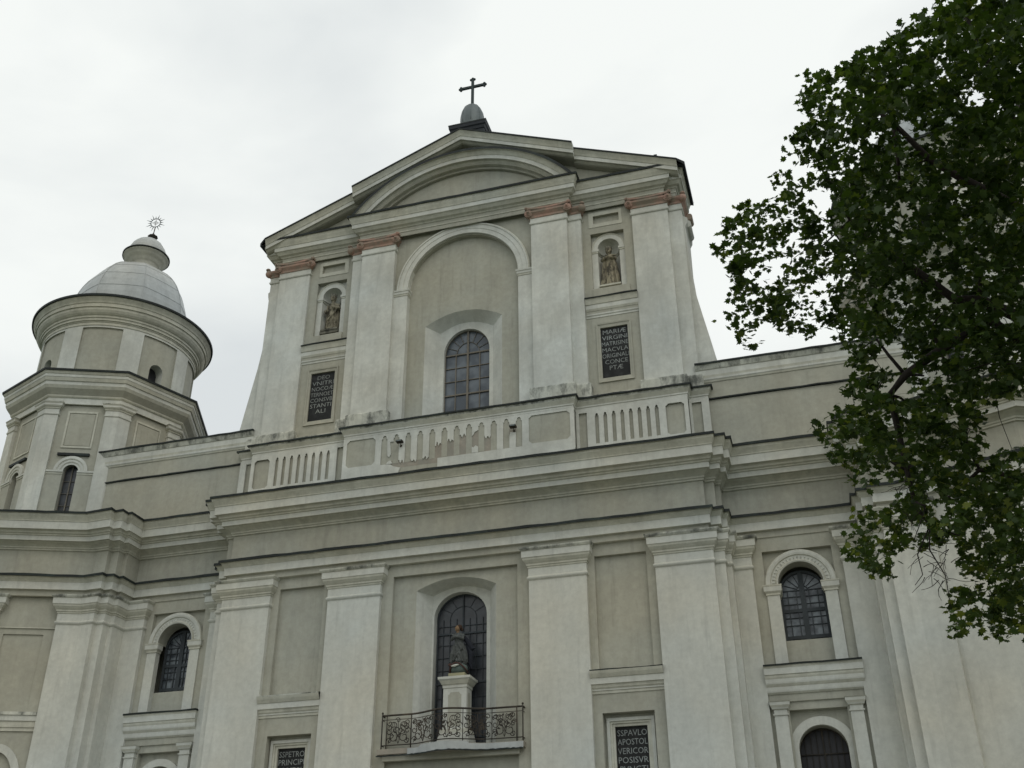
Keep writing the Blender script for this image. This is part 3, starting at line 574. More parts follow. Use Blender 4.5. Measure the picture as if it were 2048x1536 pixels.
pr = [(Rr+.03, .5, FL), (Rr+.03, -.36, FL), (Rr-.09, -.365, FL), (Rr-.095, -.30, LT), (Rr-.17, -.25, LT), (Rr-.25, -.21, LT), (Rr-.26, -.19, LT), (Rr-.42, -.185, WU), (Rr-.43, -.08, LT), (Rr-.50, -.02, LT), (Rr-.56, .0, BG), (Rr-.57, .14, LT), (Rr-.66, .15, BG), (Rr-.67, .19, BG), (Rr-.67, .30, BG)]
for (ra_, ya, _), (rb_, yb, mm) in zip(pr, pr[1:]): m.ring(sa(ra_), ya, sa(rb_), yb, mm, False)
m.plate(sa(Rr-.6), [], .28, BG); m.build('segmental_pediment', cath)
m = MB()                                           # roof of the screen front
for s in (1, -1):
    m.poly([(0, -.44, 29.385), (0, 2.45, 29.385), (s*4.5, 2.45, 27.525), (s*4.5, -.44, 27.525)], DK); m.poly([(s*4.5, -.17, 27.45), (s*4.5, 2.45, 27.45), (s*8.56, 2.45, 25.85), (s*8.56, .0, 25.85), (s*8.28, -.17, 25.955)], DK)
    m.poly([(s*8.56, .0, 25.85), (s*8.56, 2.45, 25.80), (s*8.55, 2.45, 25.70), (s*8.55, .0, 25.70)], FL)
    m.poly([(s*8.28, -.17, 25.955), (s*8.56, .0, 25.85), (s*8.55, .0, 25.70), (s*8.26, -.15, 25.88)], FL)
    m.poly([(s*8.55, .0, 25.71), (s*8.55, 2.45, 25.71), (s*8.2, 2.45, 25.82), (s*8.2, .0, 25.82)], DK)
m.poly([(0, 2.4, 29.38), (8.6, 2.4, 25.8), (-8.6, 2.4, 25.8)], BG)
m.box(7.48, 7.60, -.12, .1, 26.18, 26.34, FL)
roof = m.build('roof', cath)
m = MB()
m.box(-.70, .70, .55, 1.9, 28.6, 30.25, DK); m.sweep([(-.70,.55),(.70,.55),(.70,1.9),(-.70,1.9)], [(0,30.10),(.03,30.12,DK),(.05,30.25,DK),(.09,30.30,DK),(.10,30.42,DK),(.11,30.44,DK),(.11,30.50,FL),(-.5,30.51,DK)], closed=True)
ped = m.build('cross_base', roof)
m = MB(); m.lathe([(.47,30.5),(.49,30.8),(.50,31.05),(.49,31.3),(.45,31.53),(.38,31.71),(.27,31.87),(.13,31.97),(.06,32.04),(.001,32.07)], (0, 1.1), ZD, 32)
for i in range(8):
    a = 2*pi*i/8+.2; m.tube([(r*cos(a), 1.1+r*sin(a), z) for r, z in ((.495,30.8),(.495,31.3),(.455,31.53),(.385,31.71),(.275,31.87),(.13,31.98))], .008, ZD, 4)
m.build('orb', ped)
m = MB(); y = 1.1
m.box(-.052, .052, y-.05, y+.05, 31.95, 33.48, ZB); m.box(-.5, .5, y-.045, y+.045, 33.025, 33.13, ZB)
for x, z, dx, dz in ((0, 33.5, 0, 1), (-.52, 33.075, -1, 0), (.52, 33.075, 1, 0)):
    for q in (-1, 0, 1):
        ox, oz = (q*.075, .0) if dz else (0, q*.075)
        m.ball((x+ox + dx*(.055 if q == 0 else 0), y, z+oz + dz*(.055 if q == 0 else 0)), .062, .055, .062, ZB, 10)
m.build('cross', ped)

# ================================================================ NAVE BEHIND
m = MB()
m.box(-7.6, 7.6, 2.4, 42, GND, 20.2, BG); m.box(-12.6, 12.6, 2.3, 40, GND, 14.2, BG)
m.build('nave_wall', cath)
m = MB()
for s in (1, -1): m.poly([(0, 2.3, 23.4), (0, 42.4, 23.4), (s*7.9, 42.4, 20.1), (s*7.9, 2.3, 20.1)], DK); m.poly([(s*8.2, 1.6, 17.3), (s*8.2, 40.3, 17.3), (s*13.3, 40.3, 14.2), (s*13.3, 1.6, 14.2)], DK)
m.poly([(-7.6, 42, 20.2), (7.6, 42, 20.2), (0, 42, 23.35)], BG)
m.build('nave_roof', cath)

# ================================================================ TOWERS
def tower(s):
    cx, cy = s*16.8, 3.25; bx = cx + (.42 if s > 0 else 0)
    octo = lambda ap, a0=-90: [(cx + ap/cos(pi/8)*cos(R(a0+45*i)), cy + ap/cos(pi/8)*sin(R(a0+45*i))) for i in range(8)]
    m = MB(); m.sweep(octo(4.1), [(0, GND, BG), (0, 14.3, BG)], closed=True)
    m.poly([(x, y, 14.5) for x, y in octo(4.3)], GR)
    tw = m.build('bell_tower', cath)
    def face(k, ap):
        a = R(-67.5+45*k); n = (cos(a), sin(a)); t = (-n[1], n[0])
        return lambda u, d, z: (cx + n[0]*(ap-d) + t[0]*u, cy + n[1]*(ap-d) + t[1]*u, z)
    AP = 4.66*cos(pi/8)
    for k in (-1, 0, 7, 6, 1, 2):                   # lower stage: panels, ledges, arches on the outer faces
        if k == 7: continue
        m = MB(face(k, AP))
        if s > 0 and k == -1:
            m.plate(rect(-1.05, 1.05, GND, 11.60), [], .03, WH); m.build('tower_bay', tw); continue
        if (s < 0 and k in (-1, 0)) or (s > 0 and k in (-1, 0)) or k == (6 if s < 0 else 1):
            fl = 1 if True else -1
            pn = rect(-.72, .60, 7.95, 10.30) if s < 0 else rect(-.60, .72, 7.95, 10.30)
            ao = arch(-.06 if s < 0 else .06, .62, 4.0, 5.5, .95)
            m.plate(rect(-1.05, 1.05, GND, 11.60), [pn, ao], .12, BG); m.ring(pn, .12, pn, .17, BG); m.plate(pn, [], .17, BG)
            m.ring(ao, .12, ao, .5, BG); m.plate(ao, [], .5, SN if False else BG)
            ai = arch(-.06 if s < 0 else .06, .86, 4.0, 5.5, 1.2); m.slab(ai, .06, .12, WH, [ao])
            m.box(-1.05, 1.05, .07, .12, 10.50, 10.53, LT)
            m.box(-1.02, 1.02, -.04, .13, 7.60, 7.70, MO); m.box(-1.0, 1.0, .0, .13, 7.42, 7.60, WH); m.box(-1.0, 1.0, .04, .13, 7.22, 7.42, LT); m.box(-1.0, 1.0, .07, .13, 7.10, 7.22, LT)
            m.build('tower_bay', tw)
    for i in range(8):                              # corner pilasters of lower stage
        A = R(-90+45*i)
        if (s < 0 and i == 1) or (s > 0 and i == 7): continue
        rr = 4.66; v = (cx+rr*cos(A), cy+rr*sin(A))
        def pt(du):
            a = A + (pi/8 if du > 0 else -pi/8); t = (-sin(a), cos(a)); return (v[0]+t[0]*du, v[1]+t[1]*du)
        def back(du):
            a = A + (pi/8 if du > 0 else -pi/8); p = pt(du); return (p[0]-cos(a)*.14, p[1]-sin(a)*.14)
        p = [back(-.8), pt(-.8), v, pt(.8), back(.8)]
        m = MB(); m.sweep(p, [(0, GND, WH), (0, 10.64, WH)]); m.sweep(p, capital_prof()); m.build('pilaster', tw)
    # octagonal belfry
    cx = bx
    ap = 3.24
    m = MB(); m.sweep(octo(ap+.4), [(0,14.45),(.0,14.6,LT),(-.1,14.7,GR)], closed=True)
    Fc = ap*math.tan(pi/8)+.001
    for k in range(8):
        m.tf = face(k, ap)
        wa = arch(0, .27, 14.7, 16.85, .30); rc = rect(-.53, .53, 17.42, 17.62)
        pn = rect(-.48, .52, 17.88, 19.30)
        m.plate(rect(-Fc, Fc, 14.4, 19.7), [wa], 0, BG); m.ring(wa, 0, wa, .3, BG)
        m.slab(rect(-.56, .58, 17.80, 19.38), -.035, .0, LT, [pn]); m.slab(rect(-.45, .49, 17.91, 19.27), -.02, .0, BG)
        m.box(-.60, .58, -.10, .0, 17.46, 17.56, FL); 
        for r0, r1, yy, mm in ((.28,.36,-.04,WU),(.36,.39,-.055,LT),(.39,.48,-.07,WU),(.48,.51,-.085,LT),(.51,.62,-.10,WU)):
            o_ = arc(0, r1, 16.82, r1*.98, 20); i_ = arc(0, r0, 16.82, r0*.98, 20); m.ring(i_, yy, o_, yy, mm, False); m.ring(o_, yy, o_, 0, mm, False); m.ring(i_, yy, i_, 0, mm, False)
        for sg in (-1, 1):
            a, b = (.26, .92) if sg > 0 else (-.92, -.26)
            m.box(a, b, -.10, 0, 16.76, 16.83, WU); m.box(a, b, -.07, 0, 16.68, 16.76, LT)
            m.box(a if sg > 0 else -.9, b if sg > 0 else -.27, -.05, 0, 14.45, 16.68, BG)
    m.tf = None; bf = m.build('belfry', tw)
    for k in range(8): window(bf, 0, .27, 14.6, 16.85, .30, .25, WF, GD, [], [15.0, 15.5, 16.0, 16.5], bar=.009, centre=.02, border=.02, tf=face(k, ap))
    for i in range(8):
        A = R(-90+45*i); rr = 3.37/cos(pi/8); v = (cx+rr*cos(A), cy+rr*sin(A)); tn = .515
        def pt(du, b=0):
            a = A + (pi/8 if du > 0 else -pi/8); return (v[0]-sin(a)*du - cos(a)*b, v[1]+cos(a)*du - sin(a)*b)
        p = [pt(-tn, .14), pt(-tn), v, pt(tn), pt(tn, .14)]
        m = MB(); m.sweep(p, [(0,14.45,WU),(0,19.14,WU),(.03,19.16,LT),(.035,19.21,WU),(.01,19.23,WU),(.01,19.40,WU),(.04,19.41,LT),(.05,19.46,LT),(.08,19.48,LT),(.11,19.53,LT),(.115,19.60,WU),(.14,19.64,LT),(.15,19.67,MO),(-.1,19.68,LT)]); m.build('pilaster', bf)
    m = MB(); m.sweep(octo(3.30), [(0,19.64),(.05,19.65,LT),(.055,19.90,WU),(.09,19.91,LT),(.12,19.95,LT),(.13,20.0,LT),(.30,20.22,BG),(.34,20.30,LT),(.36,20.34,LT),(.37,20.48,WU),(.41,20.49,LT),(.45,20.62,LT),(.47,20.64,WU),(.475,20.75,WU),(.50,20.76,LT),(.54,20.86,LT),(.58,20.86,FL),(.59,20.945,FL),(.2,21.15,FL),(-.3,21.25,GR)], closed=True); m.build('belfry_cornice', bf)
    # drum
    r0 = 3.16; m = MB(); k = m.m(BG)
    for q in range(8):
        ac = -67.5+45*q; w = 14.8
        def cyl(r): return lambda a, d, z: (cx + (r-d)*cos(R(a)), cy + (r-d)*sin(R(a)), z)
        def strip(a0, a1, z0, z1, d, mm, n=8):
            m.tf = cyl(r0)
            for i in range(n):
                b0, b1 = a0+(a1-a0)*i/n, a0+(a1-a0)*(i+1)/n; m.poly([(b0, d, z0), (b1, d, z0), (b1, d, z1), (b0, d, z1)], mm)
        strip(ac+w, ac+45-w, 20.9, 23.45, 0, WU); strip(ac-w, ac+w, 23.36, 23.45, 0, WU, 12)
        m.tf = cyl(r0)
        for sg in (-1, 1): m.poly([(ac+sg*w, 0, 20.9), (ac+sg*w, .07, 20.9), (ac+sg*w, .07, 23.36), (ac+sg*w, 0, 23.36)], BG)
        n = 12
        for i in range(n): a0, a1 = ac-w+2*w*i/n, ac-w+2*w*(i+1)/n; m.poly([(a0, 0, 23.36), (a1, 0, 23.36), (a1, .07, 23.36), (a0, .07, 23.36)], BG)
        if q % 2:
            hw = 5.8; wp = [(ac+hw*cos(pi*i/16), 21.9+.33*sin(pi*i/16)) for i in range(17)]
            strip(ac-w, ac-hw, 20.9, 23.36, .07, BG, 4); strip(ac+hw, ac+w, 20.9, 23.36, .07, BG, 4)
            for (a_, z_), (b_, y_) in zip(wp, wp[1:]): m.poly([(a_, .07, z_), (b_, .07, y_), (b_, .07, 23.36), (a_, .07, 23.36)], BG); m.poly([(a_, .07, z_), (b_, .07, y_), (b_, .5, y_), (a_, .5, z_)], WU)
            for sg in (-1, 1): m.poly([(ac+sg*hw, .07, 20.9), (ac+sg*hw, .5, 20.9), (ac+sg*hw, .5, 21.9), (ac+sg*hw, .07, 21.9)], WU)
            m.poly([(ac-hw, .48, 20.9), (ac+hw, .48, 20.9), (ac+hw, .48, 22.3), (ac-hw, .48, 22.3)], GV)
        else: strip(ac-w, ac+w, 20.9, 23.36, .07, BG, 12)
    m.tf = None; dr = m.build('drum', tw)
    m = MB()
    ev = [(3.16,23.44),(3.19,23.46),(3.19,23.58),(3.22,23.59),(3.22,23.63),(3.27,23.64),(3.28,23.74),(3.32,23.75),(3.33,23.83),(3.38,23.86),(3.44,23.92),(3.50,24.02),(3.51,24.12),(3.56,24.13),(3.57,24.28),(3.60,24.29),(3.63,24.36),(3.70,24.46),(3.73,24.54)]
    m.lathe(ev, (cx, cy), LT, 96, smooth=False)
    m.lathe([(3.73,24.52),(3.79,24.52),(3.80,24.61),(3.0,24.85),(2.55,25.0)], (cx, cy), FL, 96, smooth=False); m.build('drum_cornice', dr)
    ds = (s*.0+.771*.09, .637*.09); c2 = (cx+ds[0], cy+ds[1])
    m = MB(); k = m.m(ZN); prof = [(2.52, 24.85), (2.52, 25.4)] + [(2.52*cos(t), 25.4+3.12*sin(t)) for t in [pi/2*i/12*.93 for i in range(1, 13)]]
    rows = []
    # dome with eight shallow gores, slightly creased at the seams
    for r, z in prof: rows.append([m.P((c2[0]+r*f*cos(R(a)), c2[1]+r*f*sin(R(a)), z)) for a, f in [(-90+15*j, (1.0 if j % 3 == 0 else .955)) for j in range(24)]])
    for j in range(len(rows)-1):
        for i in range(24): m.F([rows[j][i], rows[j][(i+1)%24], rows[j+1][(i+1)%24], rows[j+1][i]], k, False)
    for j in range(8):
        a = R(-90+45*j); m.tube([(c2[0]+(r+.01)*cos(a), c2[1]+(r+.01)*sin(a), z) for r, z in prof], .014, ZN, 6)
    for zz in (26.1, 26.9, 27.6): 
        q = sqrt(1-((zz-25.4)/3.12)**2)*2.52
        m.tube([(c2[0]+(q+.004)*(1.0 if j % 3 == 0 else .955)*cos(R(-90+15*j)), c2[1]+(q+.004)*(1.0 if j % 3 == 0 else .955)*sin(R(-90+15*j)), zz) for j in range(25)], .007, ZN, 4)
    dm = m.build('dome', tw)
    c3 = (cx+.771*.2, cy+.637*.2)
    m = MB(); m.lathe([(.60,28.1),(.57,28.3),(.55,28.72),(.60,28.76),(.66,28.80),(.68,28.86),(.78,28.93),(.90,29.0),(.93,29.08),(1.0,29.10),(1.02,29.17)], c3, WU, 40)
    m.lathe([(1.02,29.16),(1.06,29.15),(1.06,29.22),(.90,29.26)], c3, FL, 40)
    for a0, a1, zz in ((0, 2*pi, 0),): m.lathe([(.90,29.26),(.86,29.5),(.76,29.75),(.62,29.96),(.44,30.12),(.24,30.22),(.12,30.27),(.10,30.36)], c3, ZN, 16, smooth=False)
    ln = m.build('lantern', dm)
    c4 = (cx+.771*.3, cy+.637*.3)
    m = MB(); m.lathe([(.10,30.28),(.12,30.34),(.235,30.44),(.23,30.48),(.12,30.56),(.03,30.66),(.02,30.72)], c4, IR, 8, smooth=False)
    lat = (.771, .637)
    P3 = lambda u, z: (c4[0]+lat[0]*u, c4[1]+lat[1]*u, z)
    m.tube([P3(0, 30.6), P3(.02, 31.05)], .022, IR)
    zc_ = 31.30; sh = lambda r, a: P3(r*cos(a)*.85, zc_ + r*sin(a)*1.0 + r*cos(a)*.25)
    m.tube([sh(.24, 2*pi*i/24) for i in range(25)], .018, ZD, 6)
    for i in range(16):
        a = 2*pi*i/16+.1; m.tube([sh(.24, a), sh(.50 if i % 2 else .40, a)], [.026, .004], ZD, 5)
    m.tube([sh(.19, pi/2), sh(.19, -pi/2)], .012, IR, 5); m.tube([sh(.19, 0), sh(.19, pi)], .012, IR, 5)
    m.tube([sh(.09, 2*pi*i/16) for i in range(17)], .012, ZN, 5)
    m.build('sun_finial', ln)
for s in (-1, 1): tower(s)

# ================================================================ PLAQUES
def plaque(cx, w, z0, z1, yb, lines, label, top, pitch, size):
    t = thing('inscription_plaque', label, 'plaque', (cx, yb, z0), 'black inscription plaques')
    m = MB(); m.slab(rect(cx-w/2+.004, cx+w/2-.004, z0, z1-.004), yb, yb+.04, PQ); m.build('slab', t)
    vs, fs = [], []
    dg = bpy.context.evaluated_depsgraph_get()
    z = top
    for ln, frac, dx in lines:
        cu = bpy.data.curves.new('txt', 'FONT'); cu.body = ln; cu.size = 1; cu.extrude = 0.0; cu.offset = -0.003; cu.resolution_u = 2
        ob = bpy.data.objects.new('txt', cu); C.objects.link(ob); dg.update()
        me = bpy.data.meshes.new_from_object(ob.evaluated_get(dg)); bpy.data.objects.remove(ob); bpy.data.curves.remove(cu)
        X = [v.co.x for v in me.vertices]; Y = [v.co.y for v in me.vertices]; sx = w*frac/(max(X)-min(X)); sy = size/(max(Y)-min(Y)) ; b = len(vs)
        for v in me.vertices: vs.append((cx + dx*w + (v.co.x - (max(X)+min(X))/2)*sx, yb-.006, z - size + (v.co.y-min(Y))*sy))
        for p in me.polygons: fs.append([b+i for i in p.vertices])
        bpy.data.meshes.remove(me); z -= pitch
    m = MB(); m.v = vs; m.f = fs; m.m(LE); m.mi = [0]*len(fs); m.sm = [False]*len(fs); m.build('lettering', t)
    return t
plaque(-5.49, .96, 17.65, 19.62, .60, [('DEO',.52,.02),('VNITRI',.9,.01),('NOCOÆ',.9,.01),('TERNOET',.94,0),('CONSVB',.92,.0),('STANTI',.88,-.01),('ALI',.42,0)], 'black stone plaque beginning DEO, under the king statue on the upper storey', 19.53, .235, .165)
plaque(5.49, .96, 17.65, 19.62, .60, [('MARIÆ',.84,0),('VIRGINI',.92,0),('MATRISINE',.96,0),('MACVLA',.94,0),('ORIGINALI',.96,.0),('CONCE',.82,.02),('PTÆ',.48,.0)], 'worn black stone plaque beginning MARIÆ, under the cloaked saint on the upper storey', 19.55, .24, .165)
plaque(-5.29, .92, 3.6, 6.2, .49, [('SSPETRO',.92,0),('PRINCIPI',.93,0),('APOSTOL',.9,0),('ORVM',.6,0)], 'black plaque beginning SSPETRO, low down beside the balcony on its tower side', 6.10, .235, .165)
plaque(5.29, .92, 3.6, 6.2, .49, [('SSPAVLO',.92,0),('APOSTOL',.93,0),('VERICOR',.94,0),('POSISVR',.92,0),('PVNCTI',.85,0)], 'black plaque beginning SSPAVLO, low down between balcony and tall arched side windows', 6.10, .245, .165)

# ================================================================ STATUES
def loft(m, rings, mt, n=56, folds=9, seed=0, ang=0.0):
    """rings: (z, rx, ry, cx, cy, fold amplitude)"""
    k = m.m(mt); rows = []; rr = random.Random(seed); ph = [rr.uniform(0, 6.28) for _ in range(4)]
    for z, rx, ry, cx, cy, am in rings:
        row = []
        for i in range(n):
            a = 2*pi*i/n; q = 1 + am*(sin(folds*a+ph[0]+z*.9)*.6 + sin((folds+5)*a+ph[1])*.4 + .5*sin(4*a+ph[2]+z*2))
            row.append(m.P((cx + rx*q*cos(a), cy + ry*q*sin(a), z)))
        rows.append(row)
    for a, b in zip(rows, rows[1:]):
        for i in range(n): m.F([a[i], a[(i+1)%n], b[(i+1)%n], b[i]], k, True)
    m.F(rows[0][::-1], k); m.F(rows[-1], k)
def head(m, c, r, mt, turn=0.0, hair=None):
    m.ball(c, r*.78, r*.86, r, mt, 16)
    fx, fy = sin(turn), -cos(turn)
    m.ball((c[0]+fx*r*.80, c[1]+fy*r*.84, c[2]-.04*r), r*.12, r*.18, r*.24, mt, 8)       # nose
    m.ball((c[0]+fx*r*.55, c[1]+fy*r*.6, c[2]-.62*r), r*.32, r*.32, r*.25, mt, 8)        # chin
    m.ball((c[0]+fx*r*.55, c[1]+fy*r*.55, c[2]+.28*r), r*.45, r*.38, r*.14, mt, 8)       # brow
    m.tube([(c[0], c[1], c[2]-.6*r), (c[0], c[1]+.1*r, c[2]-1.7*r)], r*.45, mt, 10)
def remesh(o, v=.014):
    q = o.modifiers.new('r', 'REMESH'); q.mode = 'VOXEL'; q.voxel_size = v; q.use_smooth_shade = True
# king in the tower-side niche
y0 = .84; b = 21.42
t = thing('statue', 'weathered stone king statue holding his robe, in the upper niche nearer the open domed tower', 'statue', (-5.45, y0, b), 'statues on the facade')
m = MB(); m.box(-5.84, -5.08, .60, 1.14, b-.02, b+.10, ST); m.box(-5.80, -5.11, .57, 1.12, b+.10, b+.17, ST); m.build('plinth', t)
m = MB(); x = -5.46; b2 = b+.15
loft(m, [(b2,.28,.19,x,y0,.10),(b2+.15,.27,.18,x,y0,.12),(b2+.45,.23,.17,x+.01,y0-.01,.12),(b2+.75,.20,.15,x+.02,y0-.02,.08),(b2+.95,.18,.135,x+.01,y0-.01,.06),(b2+1.12,.215,.14,x,y0,.05),(b2+1.24,.20,.13,x,y0,.03),(b2+1.30,.10,.08,x,y0-.02,0)], ST2, seed=2)
loft(m, [(b2,.33,.14,x,y0+.12,.12),(b2+.5,.33,.14,x,y0+.12,.12),(b2+1.0,.30,.13,x,y0+.09,.08),(b2+1.22,.24,.11,x,y0+.06,.04),(b2+1.3,.1,.06,x,y0+.04,0)], ST2, seed=5, folds=11)
m.tube([(x-.2,y0-.02,b2+1.18),(x-.30,y0-.05,b2+.95),(x-.22,y0-.17,b2+.80),(x-.10,y0-.20,b2+.92)], [.085,.075,.055,.035], ST2, 10)
m.tube([(x+.2,y0-.02,b2+1.18),(x+.28,y0-.08,b2+.98),(x+.14,y0-.20,b2+.98),(x+.02,y0-.22,b2+1.06)], [.085,.08,.055,.035], ST2, 10)
m.tube([(x+.22,y0-.12,b2+1.0),(x+.10,y0-.18,b2+.7),(x-.12,y0-.2,b2+.45),(x-.15,y0-.17,b2+.1)], [.05,.045,.04,.03], ST2, 8)
for k in range(5): m.tube([(x+.02+.012*k,y0-.22,b2+1.06),(x-.03+.012*k,y0-.245,b2+1.10)], .009, ST2, 6)
head(m, (x, y0-.06, b2+1.50), .15, ST2)
o = m.build('figure', t); remesh(o)
m = MB()
m.lathe([(.12,b2+1.57),(.135,b2+1.60),(.125,b2+1.64),(.10,b2+1.645)], (x, y0-.05), ST, 20)
for i in range(8): a = 2*pi*i/8; m.tube([(x+.115*cos(a), y0-.05+.115*sin(a), b2+1.62), (x+.13*cos(a), y0-.05+.13*sin(a), b2+1.72)], [.022,.008], ST, 6)
m.build('crown', t)
# cloaked figure in the niche on the tree side
t = thing('statue', 'weathered stone saint with crossed arms and wide bell-shaped cloak, in upper niche above plaque MARIÆ', 'statue', (5.45, y0, b), 'statues on the facade')
m = MB(); x = 5.44; b2 = b+.03
m.box(5.06, 5.84, .58, 1.14, b-.02, b+.05, LT); m.build('plinth', t)
m = MB()
loft(m, [(b2,.20,.17,x,y0-.03,.10),(b2+.5,.17,.15,x,y0-.03,.10),(b2+.95,.14,.13,x,y0-.02,.06),(b2+1.2,.17,.13,x,y0-.02,.03),(b2+1.36,.15,.11,x,y0,.02),(b2+1.42,.08,.07,x,y0-.02,0)], ST2, seed=8)
for sg in (-1, 1):    # cloak falling either side, open in front
    loft(m, [(b2,.11,.19,x+sg*.27,y0+.02,.10),(b2+.5,.10,.18,x+sg*.235,y0+.02,.10),(b2+1.0,.085,.16,x+sg*.185,y0+.02,.06),(b2+1.25,.08,.13,x+sg*.14,y0,.03),(b2+1.38,.05,.09,x+sg*.10,y0,0)], ST, seed=3+sg, folds=5, n=32)
loft(m, [(b2,.34,.10,x,y0+.16,.06),(b2+1.0,.25,.10,x,y0+.13,.05),(b2+1.38,.14,.08,x,y0+.06,.0)], ST, seed=1)
for sg in (-1, 1):
    m.tube([(x+sg*.17,y0-.02,b2+1.30),(x+sg*.24,y0-.12,b2+1.16),(x+sg*.08,y0-.22,b2+1.20),(x-sg*.06,y0-.24,b2+1.26)], [.075,.07,.05,.03], ST2, 10)
    for k in range(4): m.tube([(x-sg*.06,y0-.24,b2+1.25+.012*k),(x-sg*.12,y0-.245,b2+1.275+.012*k)], .008, ST2, 6)
m.tube([(x-.1,y0-.2,b2+1.22),(x+.16,y0-.24,b2+1.25),(x+.34,y0-.26,b2+1.2)], [.03,.03,.015], ST2, 8)
head(m, (x, y0-.06, b2+1.58), .15, ST2, .1)
o = m.build('figure', t); remesh(o)
m = MB(); m.lathe([(.12,b2+1.65),(.135,b2+1.68),(.13,b2+1.72),(.09,b2+1.725)], (x, y0-.04), ST, 20)
for i in range(7): a = 2*pi*i/7; m.tube([(x+.11*cos(a), y0-.04+.11*sin(a), b2+1.70), (x+.125*cos(a), y0-.04+.125*sin(a), b2+1.79)], [.022,.008], ST, 6)
m.build('crown', t)
# pedestal and Madonna on the balcony
t = thing('statue_pedestal', 'white pedestal with beige sunk panel standing on the balcony', 'pedestal', (0, .55, 5.88))
m = MB(); px0, px1, py0, py1 = -.37, .37, .38, .86
pth = [(px0,py0),(px1,py0),(px1,py1),(px0,py1)]
m.sweep(pth, [(.14,5.88),(.14,6.0,WH),(.08,6.3,WH),(.06,6.42,LT),(0,6.45,WH),(0,7.66,WH)], closed=True)
nt_ = [(-.21,6.5),(.21,6.5),(.21,7.42),(.17,7.44),(.13,7.5),(-.13,7.5),(-.17,7.44),(-.21,7.42)]
m.slab(nt_, py0-.004, py0+.01, BG)
m.tf = lambda u, d, z: (px1 - d + .004, .62 + u, z); m.slab([(u*.6, z) for u, z in nt_], .0, .02, BG); m.tf = None
m.build('shaft', t)
m = MB(); m.sweep(pth, [(0,7.62),(.02,7.63,LT),(.025,7.70,WH),(.03,7.72,BG),(.05,7.74,LT),(.10,7.84,LT),(.14,7.88,WH),(.145,7.95,WH),(-.3,7.99,WH)], closed=True)
m.poly([(-.3,.4,7.985),(.3,.4,7.985),(.3,.84,7.985),(-.3,.84,7.985)], WH); m.build('cap', t)
t = thing('statue', 'painted statue of a woman in swirling robes standing on a globe, on the balcony pedestal', 'statue', (.02, .6, 7.99), 'statues on the facade')
X0, Y0 = .03, .60
m = MB(); m.box(X0-.26, X0+.26, Y0-.2, Y0+.2, 7.985, 8.08, YE); m.build('plinth', t)
m = MB(); m.ball((X0+.02, Y0, 8.24), .27, .22, .19, GB, 24); g = m.build('globe', t)
m = MB(); m.tube([(X0+.02+.28*cos(a), Y0-.02+.24*sin(a)*1.0, 8.24+.13*sin(a*1.7)) for a in [pi+pi*1.2*i/20 for i in range(21)]], [.032-.0008*i for i in range(21)], SN, 8)
m.ball((X0-.24, Y0-.1, 8.36), .07, .06, .05, SN, 10); m.tube([(X0-.2, Y0-.18, 8.3), (X0-.04, Y0-.27, 8.28), (X0+.14, Y0-.22, 8.34)], [.02,.04,.01], WH, 8); m.build('serpent', g)
m = MB()
loft(m, [(8.36,.20,.16,X0+.05,Y0,.14),(8.5,.24,.17,X0+.06,Y0,.16),(8.68,.23,.17,X0+.04,Y0,.14),(8.86,.19,.15,X0+.02,Y0,.12),(9.02,.14,.12,X0,Y0,.06),(9.14,.13,.11,X0-.01,Y0,.04),(9.26,.16,.12,X0-.01,Y0,.03),(9.34,.12,.09,X0-.02,Y0,.0),(9.37,.06,.05,X0-.03,Y0,0)], PB, seed=11, folds=6)
m.tube([(X0-.10,Y0-.10,8.92),(X0-.16,Y0-.16,8.66),(X0-.21,Y0-.12,8.42)], [.08,.075,.05], PB, 10)
for sg in (-1, 1): m.tube([(X0+sg*.13,Y0-.02,9.28),(X0+sg*.19-.02,Y0-.10,9.14),(X0-.06+sg*.03,Y0-.2,9.20),(X0-.12,Y0-.23,9.27)], [.06,.055,.04,.025], PB, 10)
m.tube([(X0-.14,Y0-.22,9.24),(X0-.20,Y0-.23,9.30)], .02, PB, 8)
m.tube([(X0+.02,Y0-.12,9.0),(X0+.14,Y0-.16,8.8),(X0-.02,Y0-.2,8.62),(X0-.12,Y0-.16,8.46)], [.05,.055,.05,.03], PB, 8)
for k in range(6):
    a = -2.4+.42*k; m.tube([(X0+.15*cos(a), Y0+.11*sin(a), 8.98), (X0+.03+.21*cos(a+.25), Y0+.16*sin(a+.25), 8.7), (X0+.05+.23*cos(a+.55), Y0+.18*sin(a+.55), 8.42)], [.02,.035,.03], PB, 8)
o = m.build('figure', t); remesh(o, .012)
m = MB()
m.tube([(X0+.12,Y0+.06,9.26),(X0+.30,Y0+.08,9.02),(X0+.42,Y0+.06,8.84),(X0+.52,Y0+.05,8.86)], [.06,.09,.07,.02], PN, 8)
m.tube([(X0+.26,Y0+.10,9.0),(X0+.36,Y0+.10,8.7),(X0+.34,Y0+.08,8.4),(X0+.40,Y0+.06,8.22)], [.07,.10,.07,.02], PN, 8)
m.tube([(X0-.1,Y0+.05,9.0),(X0-.2,Y0+.04,8.75),(X0-.26,Y0,8.5)], [.05,.05,.02], PN, 8); o2 = m.build('cloak', t); remesh(o2, .014)
m = MB(); head(m, (X0-.04, Y0-.04, 9.49), .10, SK, -.9); o3 = m.build('head', t); remesh(o3, .008)
m = MB(); m.ball((X0+.0, Y0+.0, 9.53), .10, .10, .095, HR, 14); m.ball((X0+.07, Y0+.04, 9.47), .05, .05, .06, HR, 10); m.build('hair', o3)

